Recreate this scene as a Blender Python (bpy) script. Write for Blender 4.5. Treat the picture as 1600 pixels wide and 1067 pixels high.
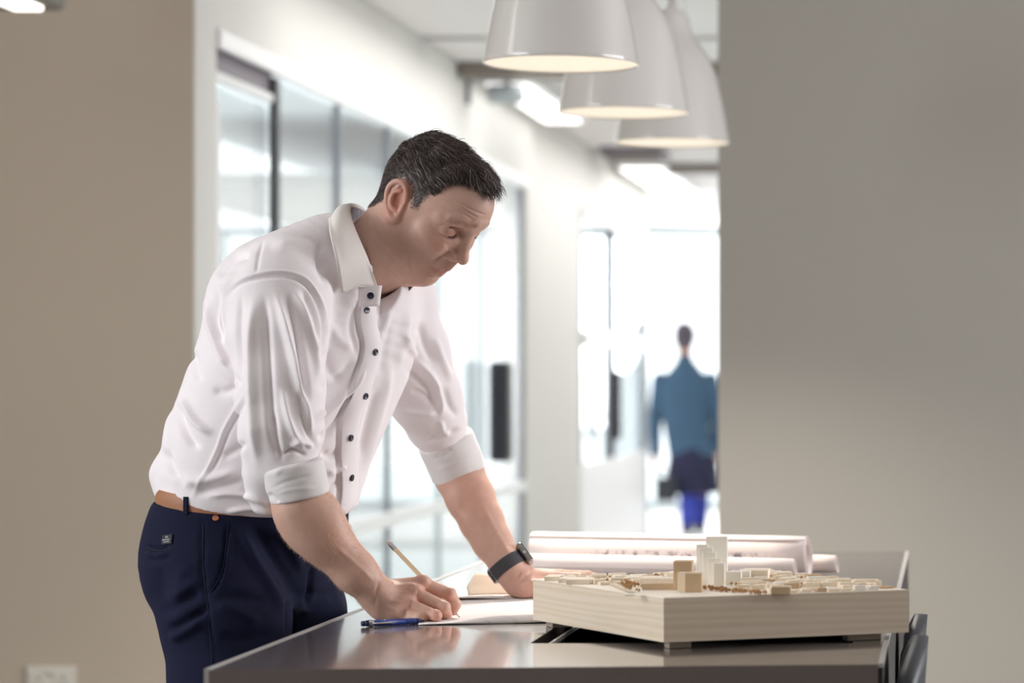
import bpy, math, random
import numpy as np
import openvdb

for _o in list(bpy.data.objects):
    bpy.data.objects.remove(_o)
SC = bpy.context.scene
COL = SC.collection
rng = np.random.default_rng(7)
random.seed(7)

# ------------------------------------------------------------------ camera, sky, lights, exposure
FPX, CX, CY, CAMZ = 4200.0, 1480.0, 593.0, 1.25      # focal length and vanishing point in pixels, eye height in metres

cam = bpy.data.objects.new('camera', bpy.data.cameras.new('camera'))
COL.objects.link(cam)
cam.location = (0, 0, CAMZ)
cam.rotation_euler = (math.pi / 2, 0, 0)
cam.data.sensor_width = 36.0
cam.data.lens = 36.0 * FPX / 1600.0
cam.data.shift_x = (800.0 - CX) / 1600.0
cam.data.shift_y = (CY - 533.5) / 1600.0
cam.data.clip_start, cam.data.clip_end = 0.05, 300
cam.data.dof.use_dof = True
cam.data.dof.focus_distance = 4.1
cam.data.dof.aperture_fstop = 3.9
SC.camera = cam

SC.view_settings.view_transform = 'Standard'
SC.view_settings.look = 'None'
SC.view_settings.exposure = 0.0
SC.view_settings.gamma = 1.0
SC.view_settings.use_curve_mapping = False

world = bpy.data.worlds.new('sky')
SC.world = world
world.use_nodes = True
bg = world.node_tree.nodes['Background']
bg.inputs['Color'].default_value = (0.93, 0.97, 1.0, 1)
bg.inputs['Strength'].default_value = 2.5

def area_light(name, loc, target, sx, sy, power, color=(1, 1, 1)):
    l = bpy.data.lights.new(name, 'AREA')
    l.shape = 'RECTANGLE'; l.size = sx; l.size_y = sy; l.energy = power; l.color = color
    o = bpy.data.objects.new(name, l)
    COL.objects.link(o)
    from mathutils import Vector
    o.location = loc
    o.rotation_euler = (Vector(target) - Vector(loc)).to_track_quat('-Z', 'Y').to_euler()
    return o

area_light('window_daylight', (3.3, 5.2, 1.8), (-1.0, 4.0, 1.1), 3.0, 1.9, 98, (1.0, 0.96, 0.98))  # added key light from the right, out of view; the side window was fitted to it
area_light('left_window_daylight', (-4.4, 2.8, 1.8), (-.7, 3.8, 1.0), 2.6, 1.8, 125, (0.94, 0.97, 1.0))
area_light('corridor_daylight', (-1.6, 25.6, 1.7), (-1.2, 5.0, 1.2), 1.6, 1.8, 110, (0.98, 0.98, 1.0))
area_light('corridor_strip_light', (-1.75, 11.0, 2.66), (-1.75, 11.0, 0), .5, 4.0, 27, (1.0, .98, .96))
area_light('corridor_strip_light', (-1.75, 17.0, 2.64), (-1.75, 17.0, 0), .4, 5.0, 30, (1.0, .98, .97))
area_light('lobby_panel_light', (-2.6, 23.2, 2.64), (-2.6, 23.2, 0), 3.0, 3.0, 42, (1.0, .99, .98))  # added fill to lift the grey lobby ceiling; no fitting is modelled there
area_light('ceiling_panel_light', (-0.9, 2.0, 2.92), (-0.9, 3.0, 0.0), 2.4, 1.2, 6, (1.0, 0.95, 0.88))  # added overhead fill for the room, out of view; no panel is modelled
area_light('wall_wash_light', (-3.6, 4.5, 2.9), (-3.8, 8.0, 0.6), 1.6, 0.6, 8, (1.0, 0.93, 0.82))  # added fill aimed at the left wall; no fitting is modelled

# ------------------------------------------------------------------ helpers
def P(x, y, d):
    """the point at depth d (metres) that stands at picture position x, y"""
    return np.array([(x - CX) * d / FPX, d, CAMZ - (y - CY) * d / FPX])

def lin(r, g, b):
    f = lambda c: c / 12.92 if c <= 0.04045 else ((c + 0.055) / 1.055) ** 2.4
    return (f(r / 255), f(g / 255), f(b / 255), 1.0)

def mat(name, col, rough=0.6, metal=0.0, spec=0.5, var=0.0, vscale=8.0, bump=0.0, bscale=60.0, sss=0.0, coat=0.0,
        emit=None, emit_s=0.0, stretch=(1, 1, 1), sheen=0.0, detail=4.0):
    m = bpy.data.materials.new(name)
    m.use_nodes = True
    nt = m.node_tree
    b = nt.nodes['Principled BSDF']
    b.inputs['Base Color'].default_value = col
    b.inputs['Roughness'].default_value = rough
    b.inputs['Metallic'].default_value = metal
    b.inputs['Specular IOR Level'].default_value = spec
    b.inputs['Coat Weight'].default_value = coat
    b.inputs['Sheen Weight'].default_value = sheen
    if sss:
        b.inputs['Subsurface Weight'].default_value = sss
        b.inputs['Subsurface Radius'].default_value = (0.012, 0.005, 0.003)
        b.inputs['Subsurface Scale'].default_value = 1.0
    if emit:
        b.inputs['Emission Color'].default_value = emit
        b.inputs['Emission Strength'].default_value = emit_s
    if var or bump:
        tc = nt.nodes.new('ShaderNodeTexCoord')
        mp = nt.nodes.new('ShaderNodeMapping')
        mp.inputs['Scale'].default_value = stretch
        nt.links.new(tc.outputs['Object'], mp.inputs['Vector'])
    if var:
        n = nt.nodes.new('ShaderNodeTexNoise')
        n.inputs['Scale'].default_value = vscale
        n.inputs['Detail'].default_value = detail
        nt.links.new(mp.outputs['Vector'], n.inputs['Vector'])
        mx = nt.nodes.new('ShaderNodeMixRGB')
        mx.inputs['Color1'].default_value = tuple(c * (1 - var) for c in col[:3]) + (1,)
        mx.inputs['Color2'].default_value = tuple(min(1, c * (1 + var)) for c in col[:3]) + (1,)
        nt.links.new(n.outputs['Fac'], mx.inputs['Fac'])
        nt.links.new(mx.outputs['Color'], b.inputs['Base Color'])
    if bump:
        n2 = nt.nodes.new('ShaderNodeTexNoise')
        n2.inputs['Scale'].default_value = bscale
        n2.inputs['Detail'].default_value = 3
        nt.links.new(mp.outputs['Vector'], n2.inputs['Vector'])
        bp = nt.nodes.new('ShaderNodeBump')
        bp.inputs['Strength'].default_value = bump
        bp.inputs['Distance'].default_value = 0.002
        nt.links.new(n2.outputs['Fac'], bp.inputs['Height'])
        nt.links.new(bp.outputs['Normal'], b.inputs['Normal'])
    return m

def glass_mat(name, tint=(0.97, 0.985, 0.985, 1), refl=0.08):
    m = bpy.data.materials.new(name)
    m.use_nodes = True
    nt = m.node_tree
    nt.nodes.remove(nt.nodes['Principled BSDF'])
    out = nt.nodes['Material Output']
    t = nt.nodes.new('ShaderNodeBsdfTransparent'); t.inputs['Color'].default_value = tint
    g = nt.nodes.new('ShaderNodeBsdfGlossy'); g.inputs['Roughness'].default_value = 0.03
    fr = nt.nodes.new('ShaderNodeLayerWeight'); fr.inputs['Blend'].default_value = 0.25
    mu = nt.nodes.new('ShaderNodeMath'); mu.operation = 'MULTIPLY_ADD'
    mu.inputs[1].default_value = 0.5; mu.inputs[2].default_value = refl * 0.3
    nt.links.new(fr.outputs['Fresnel'], mu.inputs[0])
    mx = nt.nodes.new('ShaderNodeMixShader')
    nt.links.new(mu.outputs[0], mx.inputs[0])
    nt.links.new(t.outputs[0], mx.inputs[1]); nt.links.new(g.outputs[0], mx.inputs[2])
    nt.links.new(mx.outputs[0], out.inputs['Surface'])
    return m

def world_loc(o):
    p = np.zeros(3)
    while o is not None:
        p += np.array(o.location); o = o.parent
    return p

def obj(name, vf, m, parent=None, smooth=False, loc=None):
    """links one mesh object; vertices are given in world coordinates, the origin goes to loc (or the middle of the base)"""
    V, F = vf
    V = np.asarray(V, dtype=float)
    me = bpy.data.meshes.new(name)
    if loc is None:
        loc = np.array([(V[:, 0].min() + V[:, 0].max()) / 2, (V[:, 1].min() + V[:, 1].max()) / 2, V[:, 2].min()])
    loc = np.asarray(loc, dtype=float)
    L = V - loc
    if isinstance(F, np.ndarray):
        F = F.astype(np.int32)
        n, k = F.shape
        me.vertices.add(len(L)); me.vertices.foreach_set('co', L.astype(np.float32).ravel())
        me.loops.add(n * k); me.loops.foreach_set('vertex_index', F.ravel())
        me.polygons.add(n); me.polygons.foreach_set('loop_start', np.arange(0, n * k, k, dtype=np.int32))
        me.update(calc_edges=True)
    else:
        me.from_pydata([tuple(v) for v in L], [], F)
    if smooth:
        me.polygons.foreach_set('use_smooth', np.ones(len(me.polygons), dtype=bool))
    me.update()
    if m is not None:
        me.materials.append(m)
    o = bpy.data.objects.new(name, me)
    COL.objects.link(o)
    if parent is not None:
        o.parent = parent
        o.location = loc - world_loc(parent)
    else:
        o.location = loc
    return o

def tag(o, label=None, cat=None, group=None, kind=None):
    if label: o['label'] = label
    if cat: o['category'] = cat
    if group: o['group'] = group
    if kind: o['kind'] = kind
    return o

def thing(name, label, cat, loc, group=None):
    o = bpy.data.objects.new(name, None)
    COL.objects.link(o)
    o.location = tuple(float(c) for c in loc)
    o.empty_display_size = 0.05
    return tag(o, label, cat, group)

def struct(name, vf, m, parent=None, smooth=False):
    o = obj(name, vf, m, parent, smooth)
    if parent is None: o['kind'] = 'structure'
    return o

class MB:
    """collects simple solids; .vf is the pair (vertices, faces)"""
    def __init__(s): s.V = []; s.F = []
    @property
    def vf(s): return np.array(s.V), s.F
    def add(s, V, F):
        o = len(s.V); s.V += [tuple(v) for v in V]; s.F += [tuple(i + o for i in f) for f in F]; return s
    def box(s, c, size, bev=0.0, rz=0.0, R=None):
        """chamfered box"""
        hx, hy, hz = [q / 2 for q in size]
        bev = min(bev, hx * .45, hy * .45, hz * .45)
        M = np.array([[math.cos(rz), -math.sin(rz), 0], [math.sin(rz), math.cos(rz), 0], [0, 0, 1]]) if R is None else np.array(R)
        c = np.array(c)
        if bev <= 0:
            V = [c + M @ np.array([sx * hx, sy * hy, sz * hz]) for sx in (-1, 1) for sy in (-1, 1) for sz in (-1, 1)]
            return s.add(V, [(0, 1, 3, 2), (4, 6, 7, 5), (0, 4, 5, 1), (2, 3, 7, 6), (0, 2, 6, 4), (1, 5, 7, 3)])
        V = []; idx = {}
        for sx in (-1, 1):
            for sy in (-1, 1):
                for sz in (-1, 1):
                    for ax in range(3):
                        h = [hx - bev, hy - bev, hz - bev]; h[ax] += bev
                        idx[sx, sy, sz, ax] = len(V)
                        V.append(c + M @ np.array([sx * h[0], sy * h[1], sz * h[2]]))
        F = []
        for ax in range(3):
            u, w = (ax + 1) % 3, (ax + 2) % 3
            for sg in (-1, 1):
                q = []
                for (a, b) in ((-1, -1), (1, -1), (1, 1), (-1, 1)):
                    sgn = [0, 0, 0]; sgn[ax] = sg; sgn[u] = a; sgn[w] = b
                    q.append(idx[tuple(sgn) + (ax,)])
                F.append(tuple(q) if sg > 0 else tuple(q[::-1]))
        for ax in range(3):
            u, w = (ax + 1) % 3, (ax + 2) % 3
            for a in (-1, 1):
                for b in (-1, 1):
                    s0 = [0, 0, 0]; s0[u] = a; s0[w] = b
                    s1 = list(s0); s0[ax] = -1; s1[ax] = 1
                    q = (idx[tuple(s0) + (u,)], idx[tuple(s1) + (u,)], idx[tuple(s1) + (w,)], idx[tuple(s0) + (w,)])
                    F.append(q if a * b > 0 else q[::-1])
        for sx in (-1, 1):
            for sy in (-1, 1):
                for sz in (-1, 1):
                    q = tuple(idx[sx, sy, sz, ax] for ax in range(3))
                    F.append(q if sx * sy * sz > 0 else q[::-1])
        return s.add(V, F)
    def lathe(s, prof, c=(0, 0, 0), n=32, R=None):
        """profile of (radius, height) turned about the z axis"""
        c = np.array(c, dtype=float); R = np.eye(3) if R is None else np.array(R)
        o = []; V = []
        for r, z in prof:
            if r < 1e-6:
                o.append([len(V)] * n); V.append(c + R @ np.array([0, 0, z]))
            else:
                o.append(list(range(len(V), len(V) + n)))
                V += [c + R @ np.array([r * math.cos(2 * math.pi * i / n), r * math.sin(2 * math.pi * i / n), z]) for i in range(n)]
        F = []
        for a, b in zip(o[:-1], o[1:]):
            for i in range(n):
                j = (i + 1) % n
                q = [a[i], a[j], b[j], b[i]]
                q = [v for k, v in enumerate(q) if v not in q[:k]]
                if len(q) > 2: F.append(tuple(q))
        return s.add(V, F)
    def tube(s, pts, r, n=8, up=(0, 0, 1), ry=None, cap=True):
        """tube along points; r a number or one radius per point; ry gives the other half-axis"""
        pts = [np.array(p, dtype=float) for p in pts]
        rr = [r] * len(pts) if np.isscalar(r) else list(r)
        r2 = rr if ry is None else ([ry] * len(pts) if np.isscalar(ry) else list(ry))
        V = []
        for i, p in enumerate(pts):
            t = pts[min(i + 1, len(pts) - 1)] - pts[max(i - 1, 0)]
            t = t / (np.linalg.norm(t) + 1e-12)
            u = np.cross(t, np.array(up, dtype=float))
            if np.linalg.norm(u) < 1e-4: u = np.cross(t, np.array([0.3, 1, 0.1]))
            u /= np.linalg.norm(u); w = np.cross(u, t)
            V += [p + u * rr[i] * math.cos(2 * math.pi * k / n) + w * r2[i] * math.sin(2 * math.pi * k / n) for k in range(n)]
        F = []
        for i in range(len(pts) - 1):
            for k in range(n):
                j = (k + 1) % n
                F.append((i * n + k, (i + 1) * n + k, (i + 1) * n + j, i * n + j))
        if cap:
            F.append(tuple(range(n))); F.append(tuple(range((len(pts) - 1) * n, len(pts) * n))[::-1])
        return s.add(V, F)
    def quadprism(s, bottom, top):
        """eight corners: four below, four above, both counter-clockwise seen from above"""
        V = list(bottom) + list(top)
        return s.add(V, [(3, 2, 1, 0), (4, 5, 6, 7), (0, 1, 5, 4), (1, 2, 6, 5), (2, 3, 7, 6), (3, 0, 4, 7)])
    def sheet(s, grid, th=0.0004):
        """grid[i][j] of points; a sheet with a little thickness"""
        g = np.array(grid, dtype=float); ni, nj = g.shape[:2]
        du = np.gradient(g, axis=0); dv = np.gradient(g, axis=1)
        N = np.cross(du, dv); N /= np.linalg.norm(N, axis=2, keepdims=True) + 1e-12
        a = (g + N * th / 2).reshape(-1, 3); b = (g - N * th / 2).reshape(-1, 3); m = ni * nj
        F = []
        for i in range(ni - 1):
            for j in range(nj - 1):
                q = (i * nj + j, (i + 1) * nj + j, (i + 1) * nj + j + 1, i * nj + j + 1)
                F.append(q); F.append(tuple(k + m for k in q[::-1]))
        edge = [i * nj for i in range(ni)] + [(ni - 1) * nj + j for j in range(1, nj)] + [i * nj + nj - 1 for i in range(ni - 2, -1, -1)] + [j for j in range(nj - 2, 0, -1)]
        for k in range(len(edge)):
            p, q = edge[k], edge[(k + 1) % len(edge)]
            F.append((q, p, p + m, q + m))
        return s.add(np.concatenate([a, b]), F)

# ------------------------------------------------------------------ solid modelling on a distance grid, for bodies and cloth
def smin(a, b, k):
    if k <= 0: return np.minimum(a, b)
    h = np.maximum(k - np.abs(a - b), 0) / k
    return np.minimum(a, b) - h * h * (k / 4)

def catmull(pts, n):
    pts = np.array(pts, dtype=float)
    if len(pts) < 3:
        t = np.linspace(0, 1, n)[:, None]; return pts[0] * (1 - t) + pts[-1] * t
    q = np.vstack([2 * pts[0] - pts[1], pts, 2 * pts[-1] - pts[-2]])
    out = []
    ts = np.linspace(0, len(pts) - 1, n)
    for t in ts:
        i = min(int(t), len(pts) - 2); f = t - i
        a, b, c, d = q[i], q[i + 1], q[i + 2], q[i + 3]
        out.append(0.5 * (2 * b + (c - a) * f + (2 * a - 5 * b + 4 * c - d) * f * f + (3 * b - a - 3 * c + d) * f ** 3))
    return np.array(out)

class SDF:
    def __init__(s, lo, hi, h):
        s.lo = np.array(lo, dtype=float); s.h = h
        n = np.ceil((np.array(hi) - s.lo) / h).astype(int) + 1
        s.n = n; s.d = np.full(tuple(n), 1.0, dtype=np.float32)
        s.ax = [(s.lo[i] + h * np.arange(n[i])).astype(np.float32) for i in range(3)]
    def blk(s, lo, hi):
        a = np.clip(np.floor((np.array(lo) - s.lo) / s.h).astype(int), 0, s.n)
        b = np.clip(np.ceil((np.array(hi) - s.lo) / s.h).astype(int) + 1, 0, s.n)
        sl = tuple(slice(a[i], b[i]) for i in range(3))
        return sl, s.ax[0][sl[0]][:, None, None], s.ax[1][sl[1]][None, :, None], s.ax[2][sl[2]][None, None, :]
    def put(s, sl, v, k, sub):
        if v.size == 0: return
        if sub: s.d[sl] = -smin(-s.d[sl], v, k)
        else: s.d[sl] = smin(s.d[sl], v, k)
    def cone(s, a, b, ra, rb=None, k=0.01, sub=False):
        a = np.array(a, dtype=float); b = np.array(b, dtype=float); rb = ra if rb is None else rb
        m = max(ra, rb) + k + 4 * s.h
        sl, X, Y, Z = s.blk(np.minimum(a, b) - m, np.maximum(a, b) + m)
        e = (b - a).astype(np.float32); L2 = float(e @ e) + 1e-12
        x, y, z = X - np.float32(a[0]), Y - np.float32(a[1]), Z - np.float32(a[2])
        t = np.clip((x * e[0] + y * e[1] + z * e[2]) / L2, 0, 1)
        v = np.sqrt((x - t * e[0]) ** 2 + (y - t * e[1]) ** 2 + (z - t * e[2]) ** 2) - (ra + (rb - ra) * t)
        s.put(sl, v.astype(np.float32), k, sub); return s
    def chain(s, pts, rad, k=0.01, sub=False):
        for i in range(len(pts) - 1): s.cone(pts[i], pts[i + 1], rad[i], rad[i + 1], k, sub)
        return s
    def ell(s, c, r, R=None, k=0.01, sub=False):
        """ellipsoid; the columns of R are its axes"""
        c = np.array(c, dtype=float); r = np.array(r, dtype=float); R = np.eye(3) if R is None else np.array(R)
        m = np.sqrt(((R * r) ** 2).sum(1)) + k + 4 * s.h
        sl, X, Y, Z = s.blk(c - m, c + m)
        x, y, z = X - np.float32(c[0]), Y - np.float32(c[1]), Z - np.float32(c[2])
        q = [((x * R[0, i] + y * R[1, i] + z * R[2, i]) / r[i]).astype(np.float32) for i in range(3)]
        f = np.sqrt(q[0] ** 2 + q[1] ** 2 + q[2] ** 2)
        g = np.sqrt((q[0] / r[0]) ** 2 + (q[1] / r[1]) ** 2 + (q[2] / r[2]) ** 2) + 1e-9
        s.put(sl, (f * (f - 1) / g).astype(np.float32), k, sub); return s
    def loft(s, pts, A, B, U, n=24, k=0.02, ends=0.5):
        """elliptical tube through pts, half-axis A along U (made square to the path) and B across it"""
        C = catmull(pts, n)
        ts = np.linspace(0, len(pts) - 1, n)
        a = np.interp(ts, range(len(pts)), A); b = np.interp(ts, range(len(pts)), B)
        Us = np.array([U] * len(pts)) if np.ndim(U) == 1 else np.array(U)
        us = np.stack([np.interp(ts, range(len(pts)), Us[:, i]) for i in range(3)], 1)
        T = np.gradient(C, axis=0); T /= np.linalg.norm(T, axis=1, keepdims=True)
        us = us - (us * T).sum(1, keepdims=True) * T; us /= np.linalg.norm(us, axis=1, keepdims=True)
        ws = np.cross(T, us)
        v_all = np.full(tuple(s.n), 1.0, dtype=np.float32)
        for i in range(n - 1):
            p, q = C[i], C[i + 1]; m = max(a[i], a[i + 1], b[i], b[i + 1]) + k + 4 * s.h
            sl, X, Y, Z = s.blk(np.minimum(p, q) - m, np.maximum(p, q) + m)
            e = q - p; L = np.linalg.norm(e) + 1e-9; td = e / L; u = us[i] - (us[i] @ td) * td; u /= np.linalg.norm(u); w = np.cross(td, u)
            x, y, z = X - np.float32(p[0]), Y - np.float32(p[1]), Z - np.float32(p[2])
            lt = (x * td[0] + y * td[1] + z * td[2]).astype(np.float32)
            t = np.clip(lt / L, 0, 1)
            over = np.abs(lt - t * L)
            aa = a[i] + (a[i + 1] - a[i]) * t; bb = b[i] + (b[i + 1] - b[i]) * t
            x1 = x * u[0] + y * u[1] + z * u[2]; x2 = x * w[0] + y * w[1] + z * w[2]
            x3 = over / ends
            f = np.sqrt((x1 / aa) ** 2 + (x2 / bb) ** 2 + (x3 / np.minimum(aa, bb)) ** 2)
            g = np.sqrt((x1 / aa ** 2) ** 2 + (x2 / bb ** 2) ** 2 + (x3 / np.minimum(aa, bb) ** 2) ** 2) + 1e-6
            v_all[sl] = np.minimum(v_all[sl], (f * (f - 1) / g).astype(np.float32))
        s.d = smin(s.d, v_all, k); return s
    def cut(s, c, nrm, k=0.0):
        """removes everything on the side the normal points to"""
        nrm = np.array(nrm, dtype=float); nrm /= np.linalg.norm(nrm); c = np.array(c)
        v = (s.ax[0][:, None, None] - c[0]) * nrm[0] + (s.ax[1][None, :, None] - c[1]) * nrm[1] + (s.ax[2][None, None, :] - c[2]) * nrm[2]
        s.d = -smin(-s.d, -v.astype(np.float32), k) if k > 0 else np.maximum(s.d, v.astype(np.float32)); return s
    def mesh(s, iso=0.0, smooth=2):
        d = s.d.copy()
        for ax in range(3):
            d = np.moveaxis(d, ax, 0); d[0] = np.maximum(d[0], s.h); d[-1] = np.maximum(d[-1], s.h); d = np.moveaxis(d, 0, ax)
        G = openvdb.FloatGrid(1.0); G.copyFromArray(np.ascontiguousarray(d))
        V, Q = G.convertToQuads(isovalue=iso)[:2]
        V = np.asarray(V, dtype=float) * s.h + s.lo; Q = np.asarray(Q).astype(np.int64)
        if vol(V, Q) < 0: Q = Q[:, ::-1]
        V = relax(V, Q, smooth)
        return V, Q

def vol(V, Q):
    a, b, c, d = (V[Q[:, i]] for i in range(4))
    return ((a * np.cross(b, c)).sum() + (a * np.cross(c, d)).sum()) / 6

def relax(V, Q, it, lam=0.5):
    if it <= 0: return V
    e = np.concatenate([Q[:, [0, 1]], Q[:, [1, 2]], Q[:, [2, 3]], Q[:, [3, 0]]])
    cnt = np.bincount(e.ravel(), minlength=len(V))[:, None]
    for _ in range(it):
        S = np.stack([np.bincount(e[:, 0], V[e[:, 1], i], len(V)) + np.bincount(e[:, 1], V[e[:, 0], i], len(V)) for i in range(3)], 1)
        V = V + lam * (S / np.maximum(cnt, 1) - V)
    return V

def normals(V, Q):
    n = np.cross(V[Q[:, 2]] - V[Q[:, 0]], V[Q[:, 3]] - V[Q[:, 1]])
    N = np.stack([sum(np.bincount(Q[:, j], n[:, i], len(V)) for j in range(4)) for i in range(3)], 1)
    return N / (np.linalg.norm(N, axis=1, keepdims=True) + 1e-12)

def pix(V):
    return np.stack([CX + FPX * V[:, 0] / V[:, 1], CY - FPX * (V[:, 2] - CAMZ) / V[:, 1]], 1)

def polydist(p, poly):
    """distance of points to a polyline and the position along it, 0 to 1"""
    poly = np.array(poly, dtype=float); seg = np.linalg.norm(np.diff(poly, axis=0), axis=1); cum = np.concatenate([[0], np.cumsum(seg)])
    best = np.full(len(p), 1e9); tt = np.zeros(len(p)); side = np.zeros(len(p))
    for i in range(len(poly) - 1):
        a, e = poly[i], poly[i + 1] - poly[i]
        t = np.clip(((p - a) @ e) / (e @ e + 1e-12), 0, 1)
        q = p - a - t[:, None] * e
        dd = np.linalg.norm(q, axis=1); m = dd < best
        best[m] = dd[m]; tt[m] = ((cum[i] + t * seg[i]) / cum[-1])[m]
        if poly.shape[1] == 2: side[m] = np.sign(e[0] * q[:, 1] - e[1] * q[:, 0])[m]
    return best, tt, side

def fold(V, N, poly, w, amp, kind='ridge', taper=0.25, facing=True, sel=None):
    """raises (or sinks) a fold along a line; the line is where the fold runs as seen from the front"""
    px = pix(V)
    poly = catmull(poly, max(2, 6 * (len(poly) - 1) + 1)) if len(poly) > 2 else np.array(poly, dtype=float)
    lo, hi = poly.min(0) - 4 * w, poly.max(0) + 4 * w
    m = ((px > lo) & (px < hi)).all(1)
    if facing: m &= N[:, 1] < 0.25
    if sel is not None: m &= sel
    i = np.nonzero(m)[0]
    if len(i) == 0: return V
    d, t, sd = polydist(px[i], poly)
    tp = np.clip(np.minimum(t, 1 - t) / taper, 0, 1) if taper > 0 else np.ones_like(t)
    tp = tp * tp * (3 - 2 * tp)
    if facing: tp = tp * np.clip((0.25 - N[i, 1]) / 0.3, 0, 1)
    x = d / w
    if kind == 'ridge': g = np.exp(-x * x)
    elif kind == 'step': g = np.where(x < 3, np.exp(-x * x / 2) * np.clip(sd * x * 1.6, -1, 1), 0)
    else: g = np.exp(-x * x)
    V = V.copy(); V[i] += N[i] * (amp * tp * g)[:, None]
    return V

def vnoise(p, seed=0):
    """smooth value noise, -1 to 1"""
    r = np.random.default_rng(seed); T = r.uniform(-1, 1, 4096)
    f = np.floor(p).astype(np.int64); u = p - f; u = u * u * (3 - 2 * u)
    def hsh(i, j, k): return T[((i * 73856093) ^ (j * 19349663) ^ (k * 83492791)) & 4095]
    out = 0
    for a in (0, 1):
        for b in (0, 1):
            for c in (0, 1):
                wgt = (u[:, 0] if a else 1 - u[:, 0]) * (u[:, 1] if b else 1 - u[:, 1]) * (u[:, 2] if c else 1 - u[:, 2])
                out = out + wgt * hsh(f[:, 0] + a, f[:, 1] + b, f[:, 2] + c)
    return out
# ------------------------------------------------------------------ materials of the place
M = {}
M['wall_warm'] = mat('painted_plaster_warm', lin(194, 182, 166), .85, var=.02, vscale=3, bump=.05)
M['wall_grey'] = mat('painted_plaster_grey', lin(166, 162, 154), .8, var=.02, vscale=2, bump=.05)
M['wall_white'] = mat('painted_plaster_white', lin(232, 230, 226), .8, var=.01, vscale=3)
M['ceiling'] = mat('ceiling_paint', lin(232, 228, 226), .9, var=.01)
M['carpet'] = mat('carpet', lin(120, 118, 116), .95, var=.15, vscale=120, bump=.4, bscale=300)
M['corridor_floor'] = mat('pale_vinyl', lin(214, 214, 212), .35, var=.03, vscale=4)
M['ground'] = mat('pale_paving', lin(236, 242, 242), .9, var=.05, vscale=1.5)
M['soffit'] = mat('soffit_paint', lin(246, 248, 250), .9)
M['frame_dark'] = mat('dark_anodised_frame', lin(104, 112, 122), .4, metal=.2)
M['frame_black'] = mat('black_frame', lin(38, 42, 50), .4)
M['frame_grey'] = mat('grey_frame', lin(176, 184, 188), .45)
M['post_grey'] = mat('grey_post', lin(138, 148, 156), .5)
M['frame_white'] = mat('white_frame', lin(240, 240, 240), .35)
M['header'] = mat('dark_header_panel', lin(132, 124, 132), .55)
M['glass'] = glass_mat('window_glass')
M['black'] = mat('black_plastic', lin(34, 36, 44), .5)
M['steel'] = mat('brushed_steel', lin(200, 202, 206), .3, metal=.9)
M['brown_beam'] = mat('brown_beam', lin(138, 130, 122), .7)
M['white_plastic'] = mat('white_plastic', lin(222, 218, 208), .35)
M['strip'] = mat('light_diffuser', (1, 1, 1, 1), .6, emit=(1, .98, .95, 1), emit_s=2.2)
M['tube'] = mat('warm_tube', (1, 1, 1, 1), .6, emit=(1, .95, .86, 1), emit_s=2.6)

WX = -2.27            # plane of the glazed corridor wall
CZ = 2.72             # corridor ceiling
DW = 8.1              # depth of the two walls that face the camera
RX = (1122 - CX) * DW / FPX
def gd(x): return WX * FPX / (x - CX)       # depth at which the glazed wall passes picture column x

# ---- room shell
b = MB().box((-0.4, 3.3, -.05), (8.4, 9.6 + .6, .1)); struct('floor', b.vf, M['carpet'])
struct('floor_corridor', MB().box((-1.45, 14.65, -.05), (1.66, 12.5, .1)).vf, M['corridor_floor'])
struct('floor_lobby', MB().box((-3.2, 23.5, -.05), (8.0, 5.2, .1)).vf, M['corridor_floor'])
struct('wall_left', MB().box(((-4.6 + WX) / 2, DW + .06, 1.55), (4.6 + WX, .12, 3.1)).vf, M['wall_warm'])
struct('wall_right', MB().box(((RX + 3.8) / 2, DW + .06, 1.55), (3.8 - RX, .12, 3.1)).vf, M['wall_grey'])
struct('wall_left_side', MB().box((-4.66, 3.3, 1.55), (.12, 9.7, 3.1)).vf, M['wall_warm'])
struct('wall_back', MB().box((-.4, -1.66, 1.55), (8.6, .12, 3.1)).vf, M['wall_warm'])
b = MB().box((3.86, 3.3, .35), (.12, 9.7, .7)).box((3.86, 3.3, 2.9), (.12, 9.7, .4)).box((3.86, 1.05, 1.7), (.12, 5.3, 2.0)).box((3.86, 7.65, 1.7), (.12, .9, 2.0))
struct('wall_right_side', b.vf, M['wall_grey'])
w = struct('window_1', MB().box((3.86, 5.45, .73), (.16, 3.5, .05)).box((3.86, 5.45, 2.67), (.16, 3.5, .05)).box((3.86, 3.72, 1.7), (.16, .05, 1.95)).box((3.86, 5.45, 1.7), (.16, .05, 1.95)).box((3.86, 7.18, 1.7), (.16, .05, 1.95)).vf, M['frame_white'])  # unseen window, moved to stand behind the added right-hand area light
for yy in (4.58, 6.32): obj('pane', MB().box((3.88, yy, 1.7), (.01, 1.7, 1.9)).vf, M['glass'], w)
struct('ceiling', MB().box((-.4, 3.2, 3.15), (8.6, 9.8, .1)).vf, M['ceiling'])
# ---- corridor: wall above and between the glazing
gz0, gz1, gz2, gz3 = gd(338), gd(822), gd(906), gd(1011)
TOP = CAMZ + (CY - 52) * gz0 / FPX
b = MB()
b.box((WX - .06, (DW + .12 + gz0) / 2, 1.55), (.12, gz0 - DW - .12, 3.1))
b.box((WX - .06, (gz0 + gz1) / 2, (TOP + 3.1) / 2), (.12, gz1 - gz0, 3.1 - TOP))
b.box((WX - .06, (gz1 + gz2) / 2, 1.55), (.12, gz2 - gz1, 3.1))
b.box((WX - .06, (gz2 + gz3) / 2, (TOP + 3.1) / 2), (.12, gz3 - gz2, 3.1 - TOP))
struct('wall_corridor_left', b.vf, M['wall_white'])
struct('trim_7', MB().box((WX + .002, DW + .06, 1.55), (.006, .121, 3.1)).vf, M['wall_white'])
struct('wall_corridor_right', MB().box((RX + .06, (DW + .12 + 26) / 2, 1.45), (.12, 26 - DW - .12, 2.9)).vf, M['wall_white'])
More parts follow.
